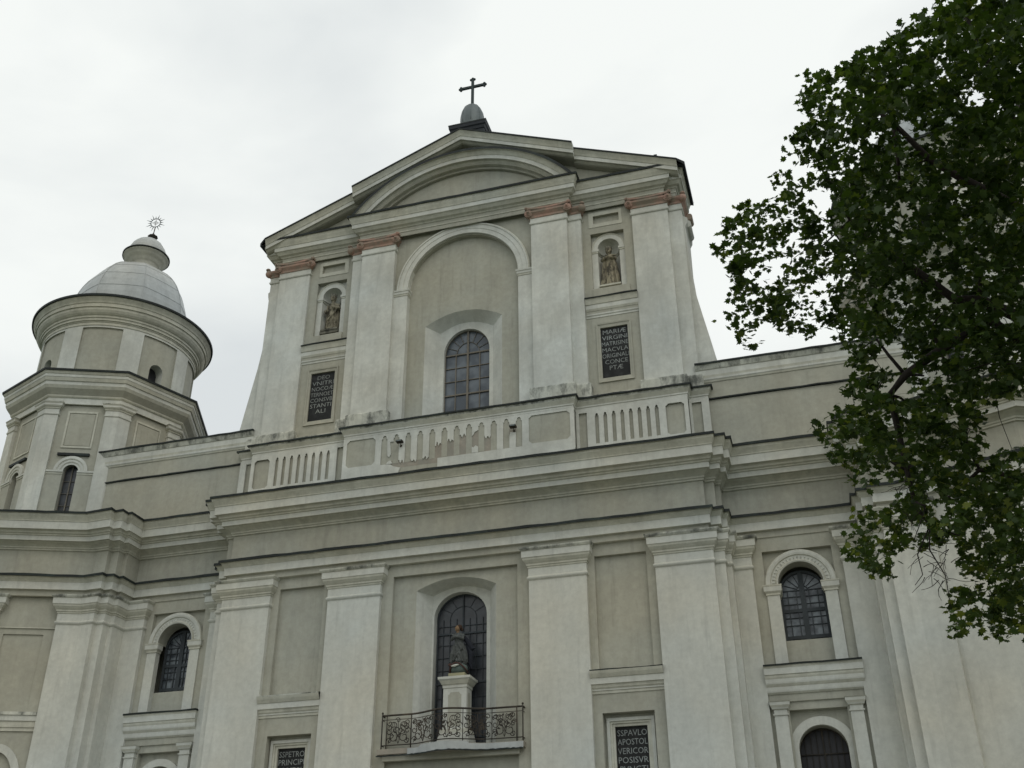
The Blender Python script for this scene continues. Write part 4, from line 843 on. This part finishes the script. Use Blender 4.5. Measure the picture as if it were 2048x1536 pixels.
# ================================================================ TREE
def leafmat(name, c1, c2, c3):
    m = bpy.data.materials.new(name); m.use_nodes = True; t = m.node_tree; b = t.nodes['Principled BSDF']; l = t.links.new
    at = N(t, 'ShaderNodeAttribute'); at.attribute_name = 'tone'
    r = N(t, 'ShaderNodeValToRGB'); e = r.color_ramp.elements; e[0].position = 0; e[0].color = (*c1, 1); e[1].position = 1; e[1].color = (*c3, 1); q = e.new(.6); q.color = (*c2, 1)
    l(at.outputs['Fac'], r.inputs[0]); l(r.outputs[0], b.inputs['Base Color']); b.inputs['Roughness'].default_value = .55; b.inputs['Specular IOR Level'].default_value = .3
    tr = N(t, 'ShaderNodeBsdfTranslucent'); hs = N(t, 'ShaderNodeMixRGB', blend_type='MULTIPLY'); hs.inputs[0].default_value = 1; hs.inputs[2].default_value = (1.0, 1.0, .35, 1); l(r.outputs[0], hs.inputs[1]); l(hs.outputs[0], tr.inputs[0])
    ms = N(t, 'ShaderNodeMixShader'); ms.inputs[0].default_value = .45; o = t.nodes['Material Output']; l(b.outputs[0], ms.inputs[1]); l(tr.outputs[0], ms.inputs[2]); l(ms.outputs[0], o.inputs[0])
    return m
LF = leafmat('maple_leaf', (0.026, 0.052, 0.012), (0.058, 0.098, 0.022), (0.17, 0.20, 0.04))
tree = thing('maple_tree', 'dark leafy maple whose boughs hang in front of the second tower', 'tree', (15.6, -14.8, GND))
CL = [(12.25,-15.28,6.12,0.16),(13.58,-15.13,6.03,0.45),(13.91,-18.99,10.07,0.42),(13.61,-18.9,9.15,0.31),(13.28,-16.07,4.46,0.41),(13.82,-16.45,7.38,0.43),(13.68,-18.18,8.77,0.41),(12.83,-18.05,8.65,0.41),(13.2,-17.38,7.54,0.24),(11.59,-16.95,5.84,0.29),(14.38,-19.05,10.93,0.44),(13.93,-19.02,11.18,0.44),(13.01,-15.75,3.99,0.41),(13.58,-18.55,10.66,0.43),(10.48,-17.61,9.49,0.16),(13.99,-16.95,9.2,0.45),(12.35,-18.17,8.94,0.41),(13.98,-19.45,9.06,0.39),(11.95,-18.11,9.96,0.43),(13.3,-17.29,7.83,0.29),(13.79,-18.45,10.43,0.21),(12.22,-18.2,10.9,0.4),(11.25,-16.18,9.0,0.45),(11.86,-16.5,8.27,0.44),(12.14,-18.14,9.27,0.42),(10.68,-16.68,9.7,0.45),(12.89,-15.77,6.3,0.28),(13.26,-17.2,8.91,0.44),(11.45,-15.31,5.46,0.19),(13.6,-17.02,9.12,0.44),(11.96,-17.42,7.24,0.18),(12.72,-15.43,4.16,0.28),(12.54,-15.51,6.21,0.44),(12.09,-16.34,6.43,0.42),(12.17,-15.5,5.71,0.22),(10.65,-16.96,8.74,0.43),(11.59,-19.15,9.79,0.23),(11.86,-18.21,9.42,0.22),(12.9,-18.98,10.59,0.36),(13.32,-15.94,4.98,0.42),(13.01,-16.59,6.4,0.12),(13.63,-17.67,8.35,0.42),(11.16,-17.18,10.28,0.14),(13.39,-17.03,6.56,0.25),(13.81,-17.16,7.39,0.42),(12.36,-18.73,10.68,0.21),(12.53,-16.71,4.71,0.24),(13.22,-16.41,5.14,0.41),(14.15,-17.79,9.04,0.43),(11.72,-16.04,6.85,0.42),(13.26,-17.84,9.12,0.43),(12.13,-17.33,7.94,0.41),(12.7,-17.45,6.49,0.39),(13.12,-15.44,4.55,0.43),(12.66,-16.37,6.66,0.36),(13.86,-18.66,10.99,0.44),(13.92,-18.81,9.9,0.28),(11.73,-18.64,10.56,0.28),(12.78,-17.21,5.92,0.17),(13.46,-17.11,5.53,0.16),(13.14,-19.16,9.87,0.41),(12.45,-17.96,7.99,0.35),(11.96,-17.66,9.42,0.25),(12.64,-16.06,8.19,0.38),(12.02,-16.84,6.64,0.15),(12.56,-17.71,9.95,0.25),(12.4,-19.29,9.97,0.39),(13.19,-19.84,10.09,0.21),(11.12,-17.59,9.45,0.3),(11.47,-18.16,8.35,0.4),(13.41,-16.57,8.53,0.23),(11.97,-16.32,7.21,0.25),(12.92,-18.17,7.93,0.29),(11.44,-18.36,9.91,0.24),(12.52,-16.22,6.34,0.42),(12.97,-17.64,9.47,0.41),(12.81,-16.32,8.86,0.2),(13.03,-18.21,7.73,0.19),(12.16,-18.39,8.41,0.4),(10.26,-18.35,8.35,0.17),(11.08,-17.76,8.49,0.41),(12.16,-17.31,8.63,0.43),(11.83,-16.81,7.18,0.21),(10.33,-17.2,8.79,0.29),(11.86,-19.63,9.84,0.16),(12.85,-16.86,5.5,0.35),(12.55,-18.27,10.46,0.42),(11.91,-17.33,8.32,0.42),(12.48,-15.28,4.23,0.18),(13.51,-17.36,6.36,0.19),(13.21,-18.48,9.27,0.41),(12.91,-15.36,4.95,0.26),(12.07,-15.97,5.29,0.29),(12.66,-18.73,9.84,0.18),(11.73,-15.99,5.34,0.14),(11.91,-16.25,6.01,0.15),(11.5,-17.92,9.88,0.3),(13.93,-18.41,9.99,0.22),(12.87,-15.04,4.8,0.14),(11.55,-14.59,5.53,0.35),(12.61,-15.03,5.43,0.3),(11.63,-15.61,6.7,0.44),(10.37,-17.4,8.94,0.32),(12.59,-17.17,8.96,0.43),(14.24,-18.75,10.7,0.44),(10.41,-17.36,8.1,0.16),(13.16,-17.74,6.94,0.39),(13.01,-19.55,10.23,0.27),(14.13,-18.52,9.27,0.42),(13.45,-18.69,10.04,0.17),(11.5,-16.85,8.23,0.28),(11.64,-18.57,8.44,0.15),(11.65,-17.99,11.04,0.19),(10.27,-16.8,8.84,0.15),(11.71,-16.38,4.9,0.28),(11.4,-16.8,8.1,0.14),(13.71,-16.47,8.48,0.45),(11.42,-16.47,4.53,0.15),(13.08,-16.96,5.48,0.18),(11.2,-18.88,8.81,0.1),(13.15,-16.05,7.99,0.43),(11.04,-16.88,8.12,0.33),(11.21,-16.93,9.64,0.36),(14.01,-17.27,8.47,0.43),(11.76,-18.51,8.64,0.15),(12.44,-19.16,10.44,0.13),(10.31,-16.07,8.55,0.11),(10.34,-17.62,7.33,0.11),(13.71,-17.23,7.68,0.42),(13.53,-16.64,6.97,0.42),(11.34,-17.09,9.78,0.13),(13.8,-17.67,9.86,0.44),(12.86,-15.6,5.65,0.43),(13.25,-16.0,6.95,0.19),(13.02,-18.53,9.56,0.18),(11.46,-15.87,6.82,0.27),(12.09,-18.83,9.83,0.41),(13.4,-18.44,9.82,0.3),(11.73,-18.14,10.34,0.28),(11.41,-16.88,5.62,0.09),(10.8,-17.48,9.62,0.2),(12.45,-17.52,7.86,0.38),(12.72,-17.91,7.19,0.16),(12.94,-16.24,5.17,0.41),(12.49,-16.96,6.86,0.11),(12.16,-15.54,6.4,0.34),(11.73,-17.49,7.08,0.14),(11.93,-16.12,8.11,0.27),(11.77,-16.14,7.25,0.25),(11.65,-15.87,4.7,0.14),(11.66,-16.89,7.71,0.15),(12.5,-16.44,7.79,0.2),(11.13,-17.92,9.43,0.21),(13.68,-18.07,10.8,0.19),(13.61,-16.27,8.14,0.45),(13.24,-19.52,10.18,0.38),(11.52,-18.3,8.68,0.12),(11.74,-18.28,9.53,0.29),(12.89,-16.16,8.45,0.17),(12.02,-15.28,5.67,0.12),(12.09,-16.7,6.47,0.22),(13.47,-16.05,6.93,0.16),(12.74,-18.86,8.84,0.11),(11.08,-15.89,6.81,0.1),(12.37,-16.19,7.92,0.12),(13.09,-18.66,9.8,0.26),(12.98,-14.95,4.13,0.26),(12.76,-15.44,7.45,0.23),(13.19,-17.12,7.92,0.12),(12.81,-16.09,8.34,0.3),(13.12,-17.16,6.9,0.41),(12.64,-18.3,9.16,0.31),(11.63,-18.07,10.07,0.4),(11.45,-16.74,5.94,0.19),(12.22,-15.99,5.08,0.25),(12.92,-16.98,9.0,0.44),(13.4,-15.98,7.19,0.41),(12.4,-18.66,9.58,0.25),(10.74,-17.44,7.86,0.19),(13.22,-18.28,7.7,0.39),(12.82,-18.4,10.37,0.38),(12.71,-16.24,7.45,0.24),(11.92,-16.54,9.34,0.45),(12.27,-16.23,8.05,0.27),(12.61,-15.13,5.23,0.15),(13.87,-18.7,9.43,0.38),(11.35,-17.92,10.12,0.11),(13.14,-16.72,8.72,0.16),(14.02,-19.57,9.5,0.4),(12.68,-19.28,10.37,0.23),(10.3,-17.11,9.87,0.12),(10.22,-17.75,7.76,0.13),(12.28,-18.27,9.72,0.42),(14.06,-17.79,9.5,0.44),(13.74,-18.12,10.06,0.12),(13.75,-18.55,9.61,0.19),(13.6,-18.69,11.38,0.23),(13.13,-15.72,3.79,0.25),(12.84,-17.41,8.28,0.13),(11.16,-16.25,8.25,0.13),(12.64,-17.66,7.21,0.31),(11.8,-16.7,5.96,0.25),(12.08,-19.44,10.07,0.1),(11.65,-19.39,10.07,0.1),(11.54,-16.28,7.04,0.1),(11.25,-15.65,6.84,0.22),(12.2,-16.53,5.8,0.29),(12.88,-15.54,4.42,0.32),(12.45,-18.86,9.66,0.21),(12.49,-15.12,5.67,0.44),(13.17,-18.9,10.54,0.43),(12.95,-18.7,9.67,0.1),(11.8,-17.32,6.44,0.32),(10.85,-16.35,8.71,0.39),(13.83,-17.29,8.11,0.42),(12.01,-17.45,9.24,0.39),(12.93,-15.89,6.68,0.33),(13.26,-17.48,9.99,0.27),(13.04,-17.95,9.48,0.23),(14.11,-17.57,8.7,0.43),(12.69,-14.92,4.11,0.1),(12.64,-15.79,7.09,0.2),(12.44,-15.01,5.33,0.16),(13.16,-16.46,4.02,0.4),(10.18,-16.98,9.05,0.15),(11.52,-18.58,9.13,0.11),(13.01,-15.04,3.95,0.16),(13.73,-20.1,9.76,0.39),(12.61,-18.39,9.3,0.16),(12.62,-15.13,4.44,0.18),(12.38,-15.84,3.82,0.13),(11.57,-16.95,8.8,0.43),(11.68,-16.29,5.95,0.14),(13.75,-18.87,11.47,0.34),(11.56,-16.72,8.05,0.13),(11.73,-16.14,4.8,0.12),(13.52,-17.91,9.21,0.43),(11.92,-15.48,5.15,0.18),(12.26,-17.13,6.35,0.14),(12.15,-15.58,5.08,0.1),(10.24,-17.56,7.51,0.1),(13.55,-15.82,6.08,0.13),(13.0,-16.42,5.9,0.14),(10.92,-17.41,7.6,0.11),(12.98,-16.51,6.75,0.33),(12.44,-19.16,9.06,0.1),(13.97,-16.02,7.22,0.38),(11.48,-15.54,7.19,0.11),(11.31,-15.79,6.38,0.11),(12.79,-19.02,10.83,0.1),(12.63,-19.62,9.66,0.39),(12.9,-16.13,7.64,0.44),(13.12,-16.71,7.92,0.13),(12.97,-20.0,9.99,0.12),(11.37,-15.78,4.87,0.17),(11.79,-18.65,8.83,0.11),(10.46,-16.4,8.91,0.33),(12.89,-15.98,4.94,0.39),(11.97,-18.05,10.88,0.45),(10.63,-17.6,7.94,0.26),(10.39,-18.31,8.61,0.25),(11.33,-15.29,5.3,0.13),(10.23,-16.6,8.74,0.1),(13.6,-18.95,11.5,0.15),(11.3,-18.33,8.64,0.17),(12.89,-19.63,10.27,0.15),(13.03,-18.03,10.49,0.21),(13.62,-19.49,9.44,0.22),(13.39,-18.9,9.62,0.13),(10.6,-18.39,8.74,0.3),(11.65,-15.0,5.16,0.29),(11.56,-18.35,10.13,0.15),(13.46,-17.8,10.62,0.39),(12.66,-17.6,7.78,0.14),(11.52,-16.41,5.19,0.1),(12.64,-16.14,7.71,0.22),(12.02,-16.4,7.36,0.16),(12.75,-15.53,4.83,0.1),(12.76,-19.51,7.22,0.37),(12.92,-17.1,4.86,0.4),(12.84,-19.52,8.89,0.18),(13.19,-20.57,8.88,0.38),(13.18,-19.32,8.15,0.39),(13.11,-19.35,8.61,0.4),(13.47,-20.44,9.5,0.39),(13.57,-20.19,8.44,0.36),(12.39,-18.02,5.4,0.38),(12.58,-20.1,9.54,0.26),(12.47,-18.05,6.41,0.24),(12.99,-19.68,7.3,0.37),(13.14,-18.71,6.26,0.38),(12.29,-17.72,3.67,0.16),(12.34,-18.19,6.78,0.25),(11.77,-18.15,6.66,0.21),(12.66,-17.44,5.32,0.36),(11.75,-18.9,7.67,0.39),(12.25,-20.42,8.7,0.37),(12.67,-18.62,5.55,0.12),(13.62,-20.94,8.98,0.37),(12.16,-17.05,5.02,0.4),(11.69,-17.7,5.53,0.24),(12.22,-19.45,7.93,0.38),(12.0,-17.76,5.28,0.23),(12.45,-18.68,7.4,0.16),(11.83,-19.68,7.78,0.33),(11.32,-17.32,4.4,0.2),(12.67,-17.2,4.15,0.28),(13.28,-20.13,8.06,0.34),(12.4,-17.82,4.84,0.38),(13.52,-20.37,7.74,0.36),(13.59,-20.87,8.52,0.37),(12.71,-18.12,6.22,0.39),(11.53,-17.93,4.6,0.11),(11.76,-18.93,6.81,0.37),(12.12,-18.7,6.89,0.38),(12.73,-18.68,6.5,0.34),(12.27,-20.13,7.98,0.11),(12.58,-17.1,3.57,0.18),(12.7,-17.85,4.23,0.37),(12.82,-20.79,8.78,0.37),(13.63,-19.29,8.15,0.39),(12.17,-20.73,8.82,0.19),(12.97,-20.42,8.25,0.15),(12.95,-21.03,9.0,0.16),(11.94,-17.1,4.57,0.12),(13.15,-17.73,4.56,0.38),(11.65,-18.51,5.74,0.34),(13.47,-19.82,7.13,0.36),(13.11,-18.33,4.93,0.21),(11.76,-18.53,5.44,0.36),(12.97,-19.45,6.59,0.36),(12.58,-19.78,7.36,0.36),(13.33,-18.65,7.53,0.4),(12.18,-17.55,5.83,0.39),(13.55,-19.19,7.17,0.38),(13.42,-20.17,8.8,0.19),(12.75,-20.48,8.43,0.36),(13.02,-18.33,6.01,0.35),(11.91,-18.41,7.63,0.4),(12.87,-19.37,8.17,0.39),(13.48,-18.8,6.83,0.38),(12.07,-19.93,8.92,0.39),(13.49,-19.0,7.9,0.39),(12.93,-18.6,7.44,0.15),(12.26,-20.07,8.45,0.13),(12.84,-16.85,3.92,0.4),(12.96,-17.64,3.95,0.38),(11.95,-19.62,7.27,0.36),(12.43,-18.87,7.68,0.39),(12.13,-19.0,7.3,0.38),(13.43,-18.08,6.25,0.39),(12.43,-17.79,5.89,0.37),(12.31,-18.1,4.36,0.33),(13.53,-20.54,9.8,0.4),(12.36,-17.3,5.35,0.4),(12.78,-19.09,5.95,0.36),(12.82,-18.12,4.76,0.37),(12.92,-19.28,6.24,0.36),(12.46,-19.66,7.93,0.37),(13.42,-18.79,6.46,0.38),(12.39,-18.7,6.98,0.23),(11.94,-17.76,6.52,0.09),(11.43,-18.57,5.44,0.36),(11.93,-19.44,8.83,0.39),(12.94,-17.17,3.55,0.39),(11.97,-19.51,8.34,0.38),(11.45,-18.0,5.08,0.1),(13.69,-20.36,8.59,0.38),(13.16,-20.85,9.52,0.21),(13.33,-21.09,8.5,0.36),(11.52,-17.34,4.14,0.08),(13.16,-18.56,5.68,0.1),(12.97,-18.23,4.07,0.36),(12.29,-18.45,5.89,0.15),(12.64,-20.22,8.98,0.38),(11.96,-18.91,6.45,0.18),(11.9,-20.67,8.69,0.26),(12.7,-17.81,5.56,0.1),(12.56,-19.86,8.96,0.24),(12.07,-17.91,3.37,0.1),(11.63,-17.32,4.46,0.16),(11.63,-18.15,6.97,0.18),(15.34,-17.51,5.17,0.52),(15.17,-16.8,7.65,0.72),(16.6,-18.39,8.48,0.22),(15.27,-17.97,10.21,0.74),(14.81,-20.49,9.69,0.64),(15.18,-14.82,4.41,0.3),(13.66,-15.73,4.78,0.69),(14.86,-16.7,5.46,0.68),(13.78,-18.18,7.35,0.64),(15.52,-17.61,6.05,0.66),(13.65,-16.04,4.03,0.67),(14.88,-17.86,11.09,0.77),(15.07,-20.95,10.73,0.31),(14.31,-16.41,5.54,0.68),(15.35,-20.53,8.78,0.62),(15.26,-15.37,6.76,0.76),(16.38,-17.2,8.46,0.74),(15.62,-17.48,7.81,0.7),(14.33,-17.44,8.99,0.72),(14.4,-16.47,6.48,0.7),(14.15,-20.94,10.22,0.64),(14.66,-20.19,7.59,0.59),(14.04,-19.92,7.6,0.59),(15.81,-19.93,10.61,0.7),(16.03,-20.11,9.1,0.28),(14.35,-18.02,6.26,0.63),(13.82,-17.58,3.12,0.23),(14.01,-17.3,4.56,0.63),(15.98,-16.93,7.27,0.72),(13.97,-19.48,8.59,0.63),(15.82,-18.97,8.02,0.66),(15.5,-19.47,6.2,0.43),(15.91,-17.4,8.98,0.74),(15.67,-18.16,5.47,0.1),(14.03,-17.3,3.91,0.62),(15.09,-20.33,7.61,0.59),(14.62,-18.07,3.8,0.12),(13.97,-14.77,6.14,0.6),(13.53,-18.7,6.37,0.6),(16.28,-19.9,10.04,0.32),(14.93,-17.3,8.31,0.71),(14.45,-19.77,10.72,0.69),(14.51,-21.35,9.65,0.61),(15.63,-18.82,6.0,0.31),(15.67,-16.08,7.34,0.75),(15.69,-20.21,8.15,0.44),(15.85,-18.3,10.15,0.74),(15.17,-19.37,10.03,0.69),(14.5,-17.23,4.43,0.64),(14.73,-18.63,5.16,0.59),(13.27,-17.27,3.03,0.11),(16.43,-18.25,7.75,0.33),(14.12,-15.1,6.83,0.14),(14.71,-20.4,11.55,0.41),(15.99,-15.8,5.21,0.16)]
rt = random.Random(11)
for _ in range(55):                                 # the side of the crown turned away from the facade's axis
    a, e, q = rt.uniform(0, 6.28), rt.uniform(-1.2, 1.4), rt.uniform(.35, 1)
    CL.append((17.3+2.3*q*cos(a)*cos(e), -16.2+1.9*q*sin(a)*cos(e), 8.4+3.2*q*sin(e), rt.uniform(.52, .72)))
CL = [c for c in CL if not (c[0] > 15.9 and c[2] < 4.6)]
m = MB()
trunk = [(15.6,-14.8,GND),(15.55,-14.9,GND+.5),(15.4,-15.1,1.2),(15.2,-15.5,3.4),(15.0,-15.9,5.6),(14.9,-16.2,7.8),(14.8,-16.5,9.8),(14.7,-16.8,11.6)]
m.tube(trunk, [.42,.34,.28,.25,.22,.18,.13,.08], BARK, 12)
nodes = [(Vector(p), .1) for p in trunk[3:]]
limbs = [
 ([(15.0,-15.9,5.6),(14.3,-16.9,6.5),(13.66,-17.79,7.0),(13.2,-17.88,7.33),(12.93,-17.86,7.39),(12.52,-18.05,7.81),(12.14,-18.19,8.1),(11.83,-18.42,8.48)], .10, .022),
 ([(14.95,-16.1,7.2),(14.4,-17.4,7.8),(13.82,-18.53,8.1),(13.22,-18.72,8.56),(12.86,-18.87,8.85),(12.51,-19.15,9.28),(12.25,-19.32,9.52)], .085, .02),
 ([(14.3,-16.9,6.5),(13.28,-17.75,7.09),(12.67,-17.53,6.89),(12.22,-17.35,6.7),(12.0,-17.23,6.51),(12.04,-16.98,5.98),(12.06,-16.82,5.62),(12.09,-16.65,5.2),(12.22,-16.57,4.94)], .07, .02),
 ([(12.06,-16.82,5.62),(11.93,-16.84,5.7),(11.82,-16.88,5.8)], .02, .008),
 ([(15.2,-15.5,3.6),(14.3,-16.4,4.7),(13.43,-16.9,5.27),(12.9,-16.88,5.48),(12.45,-16.7,5.2)], .06, .015),
 ([(12.22,-16.57,4.94),(12.17,-16.46,4.66),(12.3,-16.37,4.34),(12.3,-16.28,4.05)], .012, .005),
 ([(12.22,-16.57,4.94),(12.02,-16.43,4.62),(12.04,-16.36,4.38),(11.93,-16.31,4.27)], .010, .004),
 ([(12.51,-19.15,9.28),(12.47,-18.64,8.65)], .03, .015), ([(14.9,-16.2,7.8),(14.0,-18.4,10.2),(13.6,-19.2,11.4)], .08, .02), ([(14.9,-16.2,8.2),(16.5,-17.5,10.2),(17.6,-18.5,11.5)], .09, .03), ([(15.1,-15.7,4.6),(16.8,-16.4,6.6),(18.2,-16.9,8.0)], .09, .03)]
for pts, r0, r1 in limbs:
    n = len(pts); m.tube(pts, [r0+(r1-r0)*i/(n-1) for i in range(n)], BARK, 8)
    nodes += [(Vector(p), r0+(r1-r0)*i/(n-1)) for i, p in enumerate(pts)]
for x, y, z, r in sorted(CL, key=lambda c: (Vector(c[:3])-Vector((14.9,-16.2,7.5))).length):
    c = Vector((x, y, z)); b = min(nodes, key=lambda q: (q[0]-c).length)
    mid = (b[0]+c)/2 + Vector((rt.uniform(-.08,.08), rt.uniform(-.08,.08), rt.uniform(-.02,.14)))*min(1, (c-b[0]).length)
    r0 = min(b[1]*.8, .008+.016*(c-b[0]).length+.01); m.tube([b[0], mid, c], [r0, r0*.8, r0*.55], BARK, 5); nodes += [(mid, r0*.8), (c, r0*.55)]
for bx, by, bz, cnt in ((12.2,-16.45,4.6,26), (12.05,-16.9,5.5,14), (11.95,-16.85,5.3,10)):     # bare twigs
    for i in range(cnt):
        p = Vector((bx+rt.uniform(-.2,.2), by+rt.uniform(-.1,.1), bz+rt.uniform(-.35,.2))); pts = [p]
        d = Vector((rt.uniform(-1,1), rt.uniform(-.3,.3), rt.uniform(-1,.4))).normalized()
        for k in range(4): d = (d + Vector((rt.uniform(-.6,.6), rt.uniform(-.3,.3), rt.uniform(-.6,.3)))).normalized(); pts.append(pts[-1]+d*.07)
        m.tube(pts, [.005,.0045,.004,.0035,.003], BARK, 4)
m.build('trunk', tree)
import numpy as np
def leaf_shape():
    pr = [(0,-.55),(.10,-.42),(.34,-.46),(.30,-.24),(.62,-.10),(.40,.06),(.44,.34),(.20,.28),(0,.72),(-.20,.28),(-.44,.34),(-.40,.06),(-.62,-.10),(-.30,-.24),(-.34,-.46),(-.10,-.42)]
    return np.array(pr)
SH = leaf_shape(); nv = len(SH); rng = np.random.default_rng(4)
cen, siz = [], []
for x, y, z, r in CL:
    off = r > .5
    n = int((620 if not off else 190) * r*r) + 10; k = max(2, n//9)
    d = rng.normal(size=(k, 3)); d /= np.linalg.norm(d, axis=1)[:, None]; d *= (rng.random(k)**.40)[:, None]*r*1.0; d[:, 2] *= .9
    d = d[rng.integers(0, k, n)] + rng.normal(size=(n, 3))*np.array([.062, .062, .04])*(1 if not off else 2)
    cen.append(d + np.array([x, y, z])); siz.append(rng.uniform(.048, .108, n)*(1.0 if not off else 1.5))
cen = np.concatenate(cen); siz = np.concatenate(siz); n = len(cen)
nrm = rng.normal(size=(n, 3))*.75 + np.array([0, 0, 1.0]); nrm /= np.linalg.norm(nrm, axis=1)[:, None]
tip = rng.normal(size=(n, 3)) + np.array([-.2, 0, -.9]); tip -= (tip*nrm).sum(1)[:, None]*nrm; tip /= np.linalg.norm(tip, axis=1)[:, None]; sd_ = np.cross(nrm, tip)
P = cen[:, None, :] + siz[:, None, None]*(SH[None, :, 0:1]*sd_[:, None, :] + SH[None, :, 1:2]*tip[:, None, :]) 
curl = (SH[:, 0]**2)[None, :, None]*rng.uniform(-.5, .2, n)[:, None, None]*siz[:, None, None]*nrm[:, None, :]; P = P + curl
tone = rng.random(n)**1.6; low = np.clip((7.0-cen[:, 2])/3.5, 0, 1)*np.clip((14.4-cen[:, 0])/2, 0, 1); tone = np.clip(tone*.75 + low*rng.random(n)*.5, 0, 1)
loc = np.array([15.6, -14.8, GND]); V = (P.reshape(-1, 3) - loc)
me = bpy.data.meshes.new('crown'); me.vertices.add(n*nv); me.vertices.foreach_set('co', V.ravel()); me.loops.add(n*nv); me.loops.foreach_set('vertex_index', np.arange(n*nv, dtype=np.int32))
me.polygons.add(n); me.polygons.foreach_set('loop_start', np.arange(0, n*nv, nv, dtype=np.int32)); me.polygons.foreach_set('loop_total', np.full(n, nv, dtype=np.int32)); me.update(calc_edges=True)
at = me.attributes.new('tone', 'FLOAT', 'FACE'); at.data.foreach_set('value', tone.astype(np.float32)); me.materials.append(LF)
o = bpy.data.objects.new('crown', me); C.objects.link(o); o.parent = tree
print('leaves', n)

# ================================================================ GROUND
GS = mat('grass_ground', (0.05, 0.075, 0.03), var=0.3, stain=(0.10, 0.085, 0.05), stain_amt=0.7, stain_z=1, bump=0.6, fine=15)
PV = mat('grey_paving', (0.30, 0.29, 0.26), var=0.2, stain=(0.20, 0.195, 0.17), stain_amt=0.6, stain_z=1, bump=0.4, fine=12)
m = MB(); m.poly([(-600,-600,GND),(600,-600,GND),(600,600,GND),(-600,600,GND)], GS); o = m.build('ground'); o['kind'] = 'structure'
m = MB(); m.poly([(-5,-60,GND+.004),(5,-60,GND+.004),(5,-24,GND+.004),(-5,-24,GND+.004)], PV); m.poly([(-24,-24,GND+.004),(12.5,-24,GND+.004),(12.5,-10,GND+.004),(24,-10,GND+.004),(24,1.0,GND+.004),(-24,1.0,GND+.004)], PV); o = m.build('path'); o['kind'] = 'structure'  # unseen paving, spread wide and pale to bounce light under the cornices
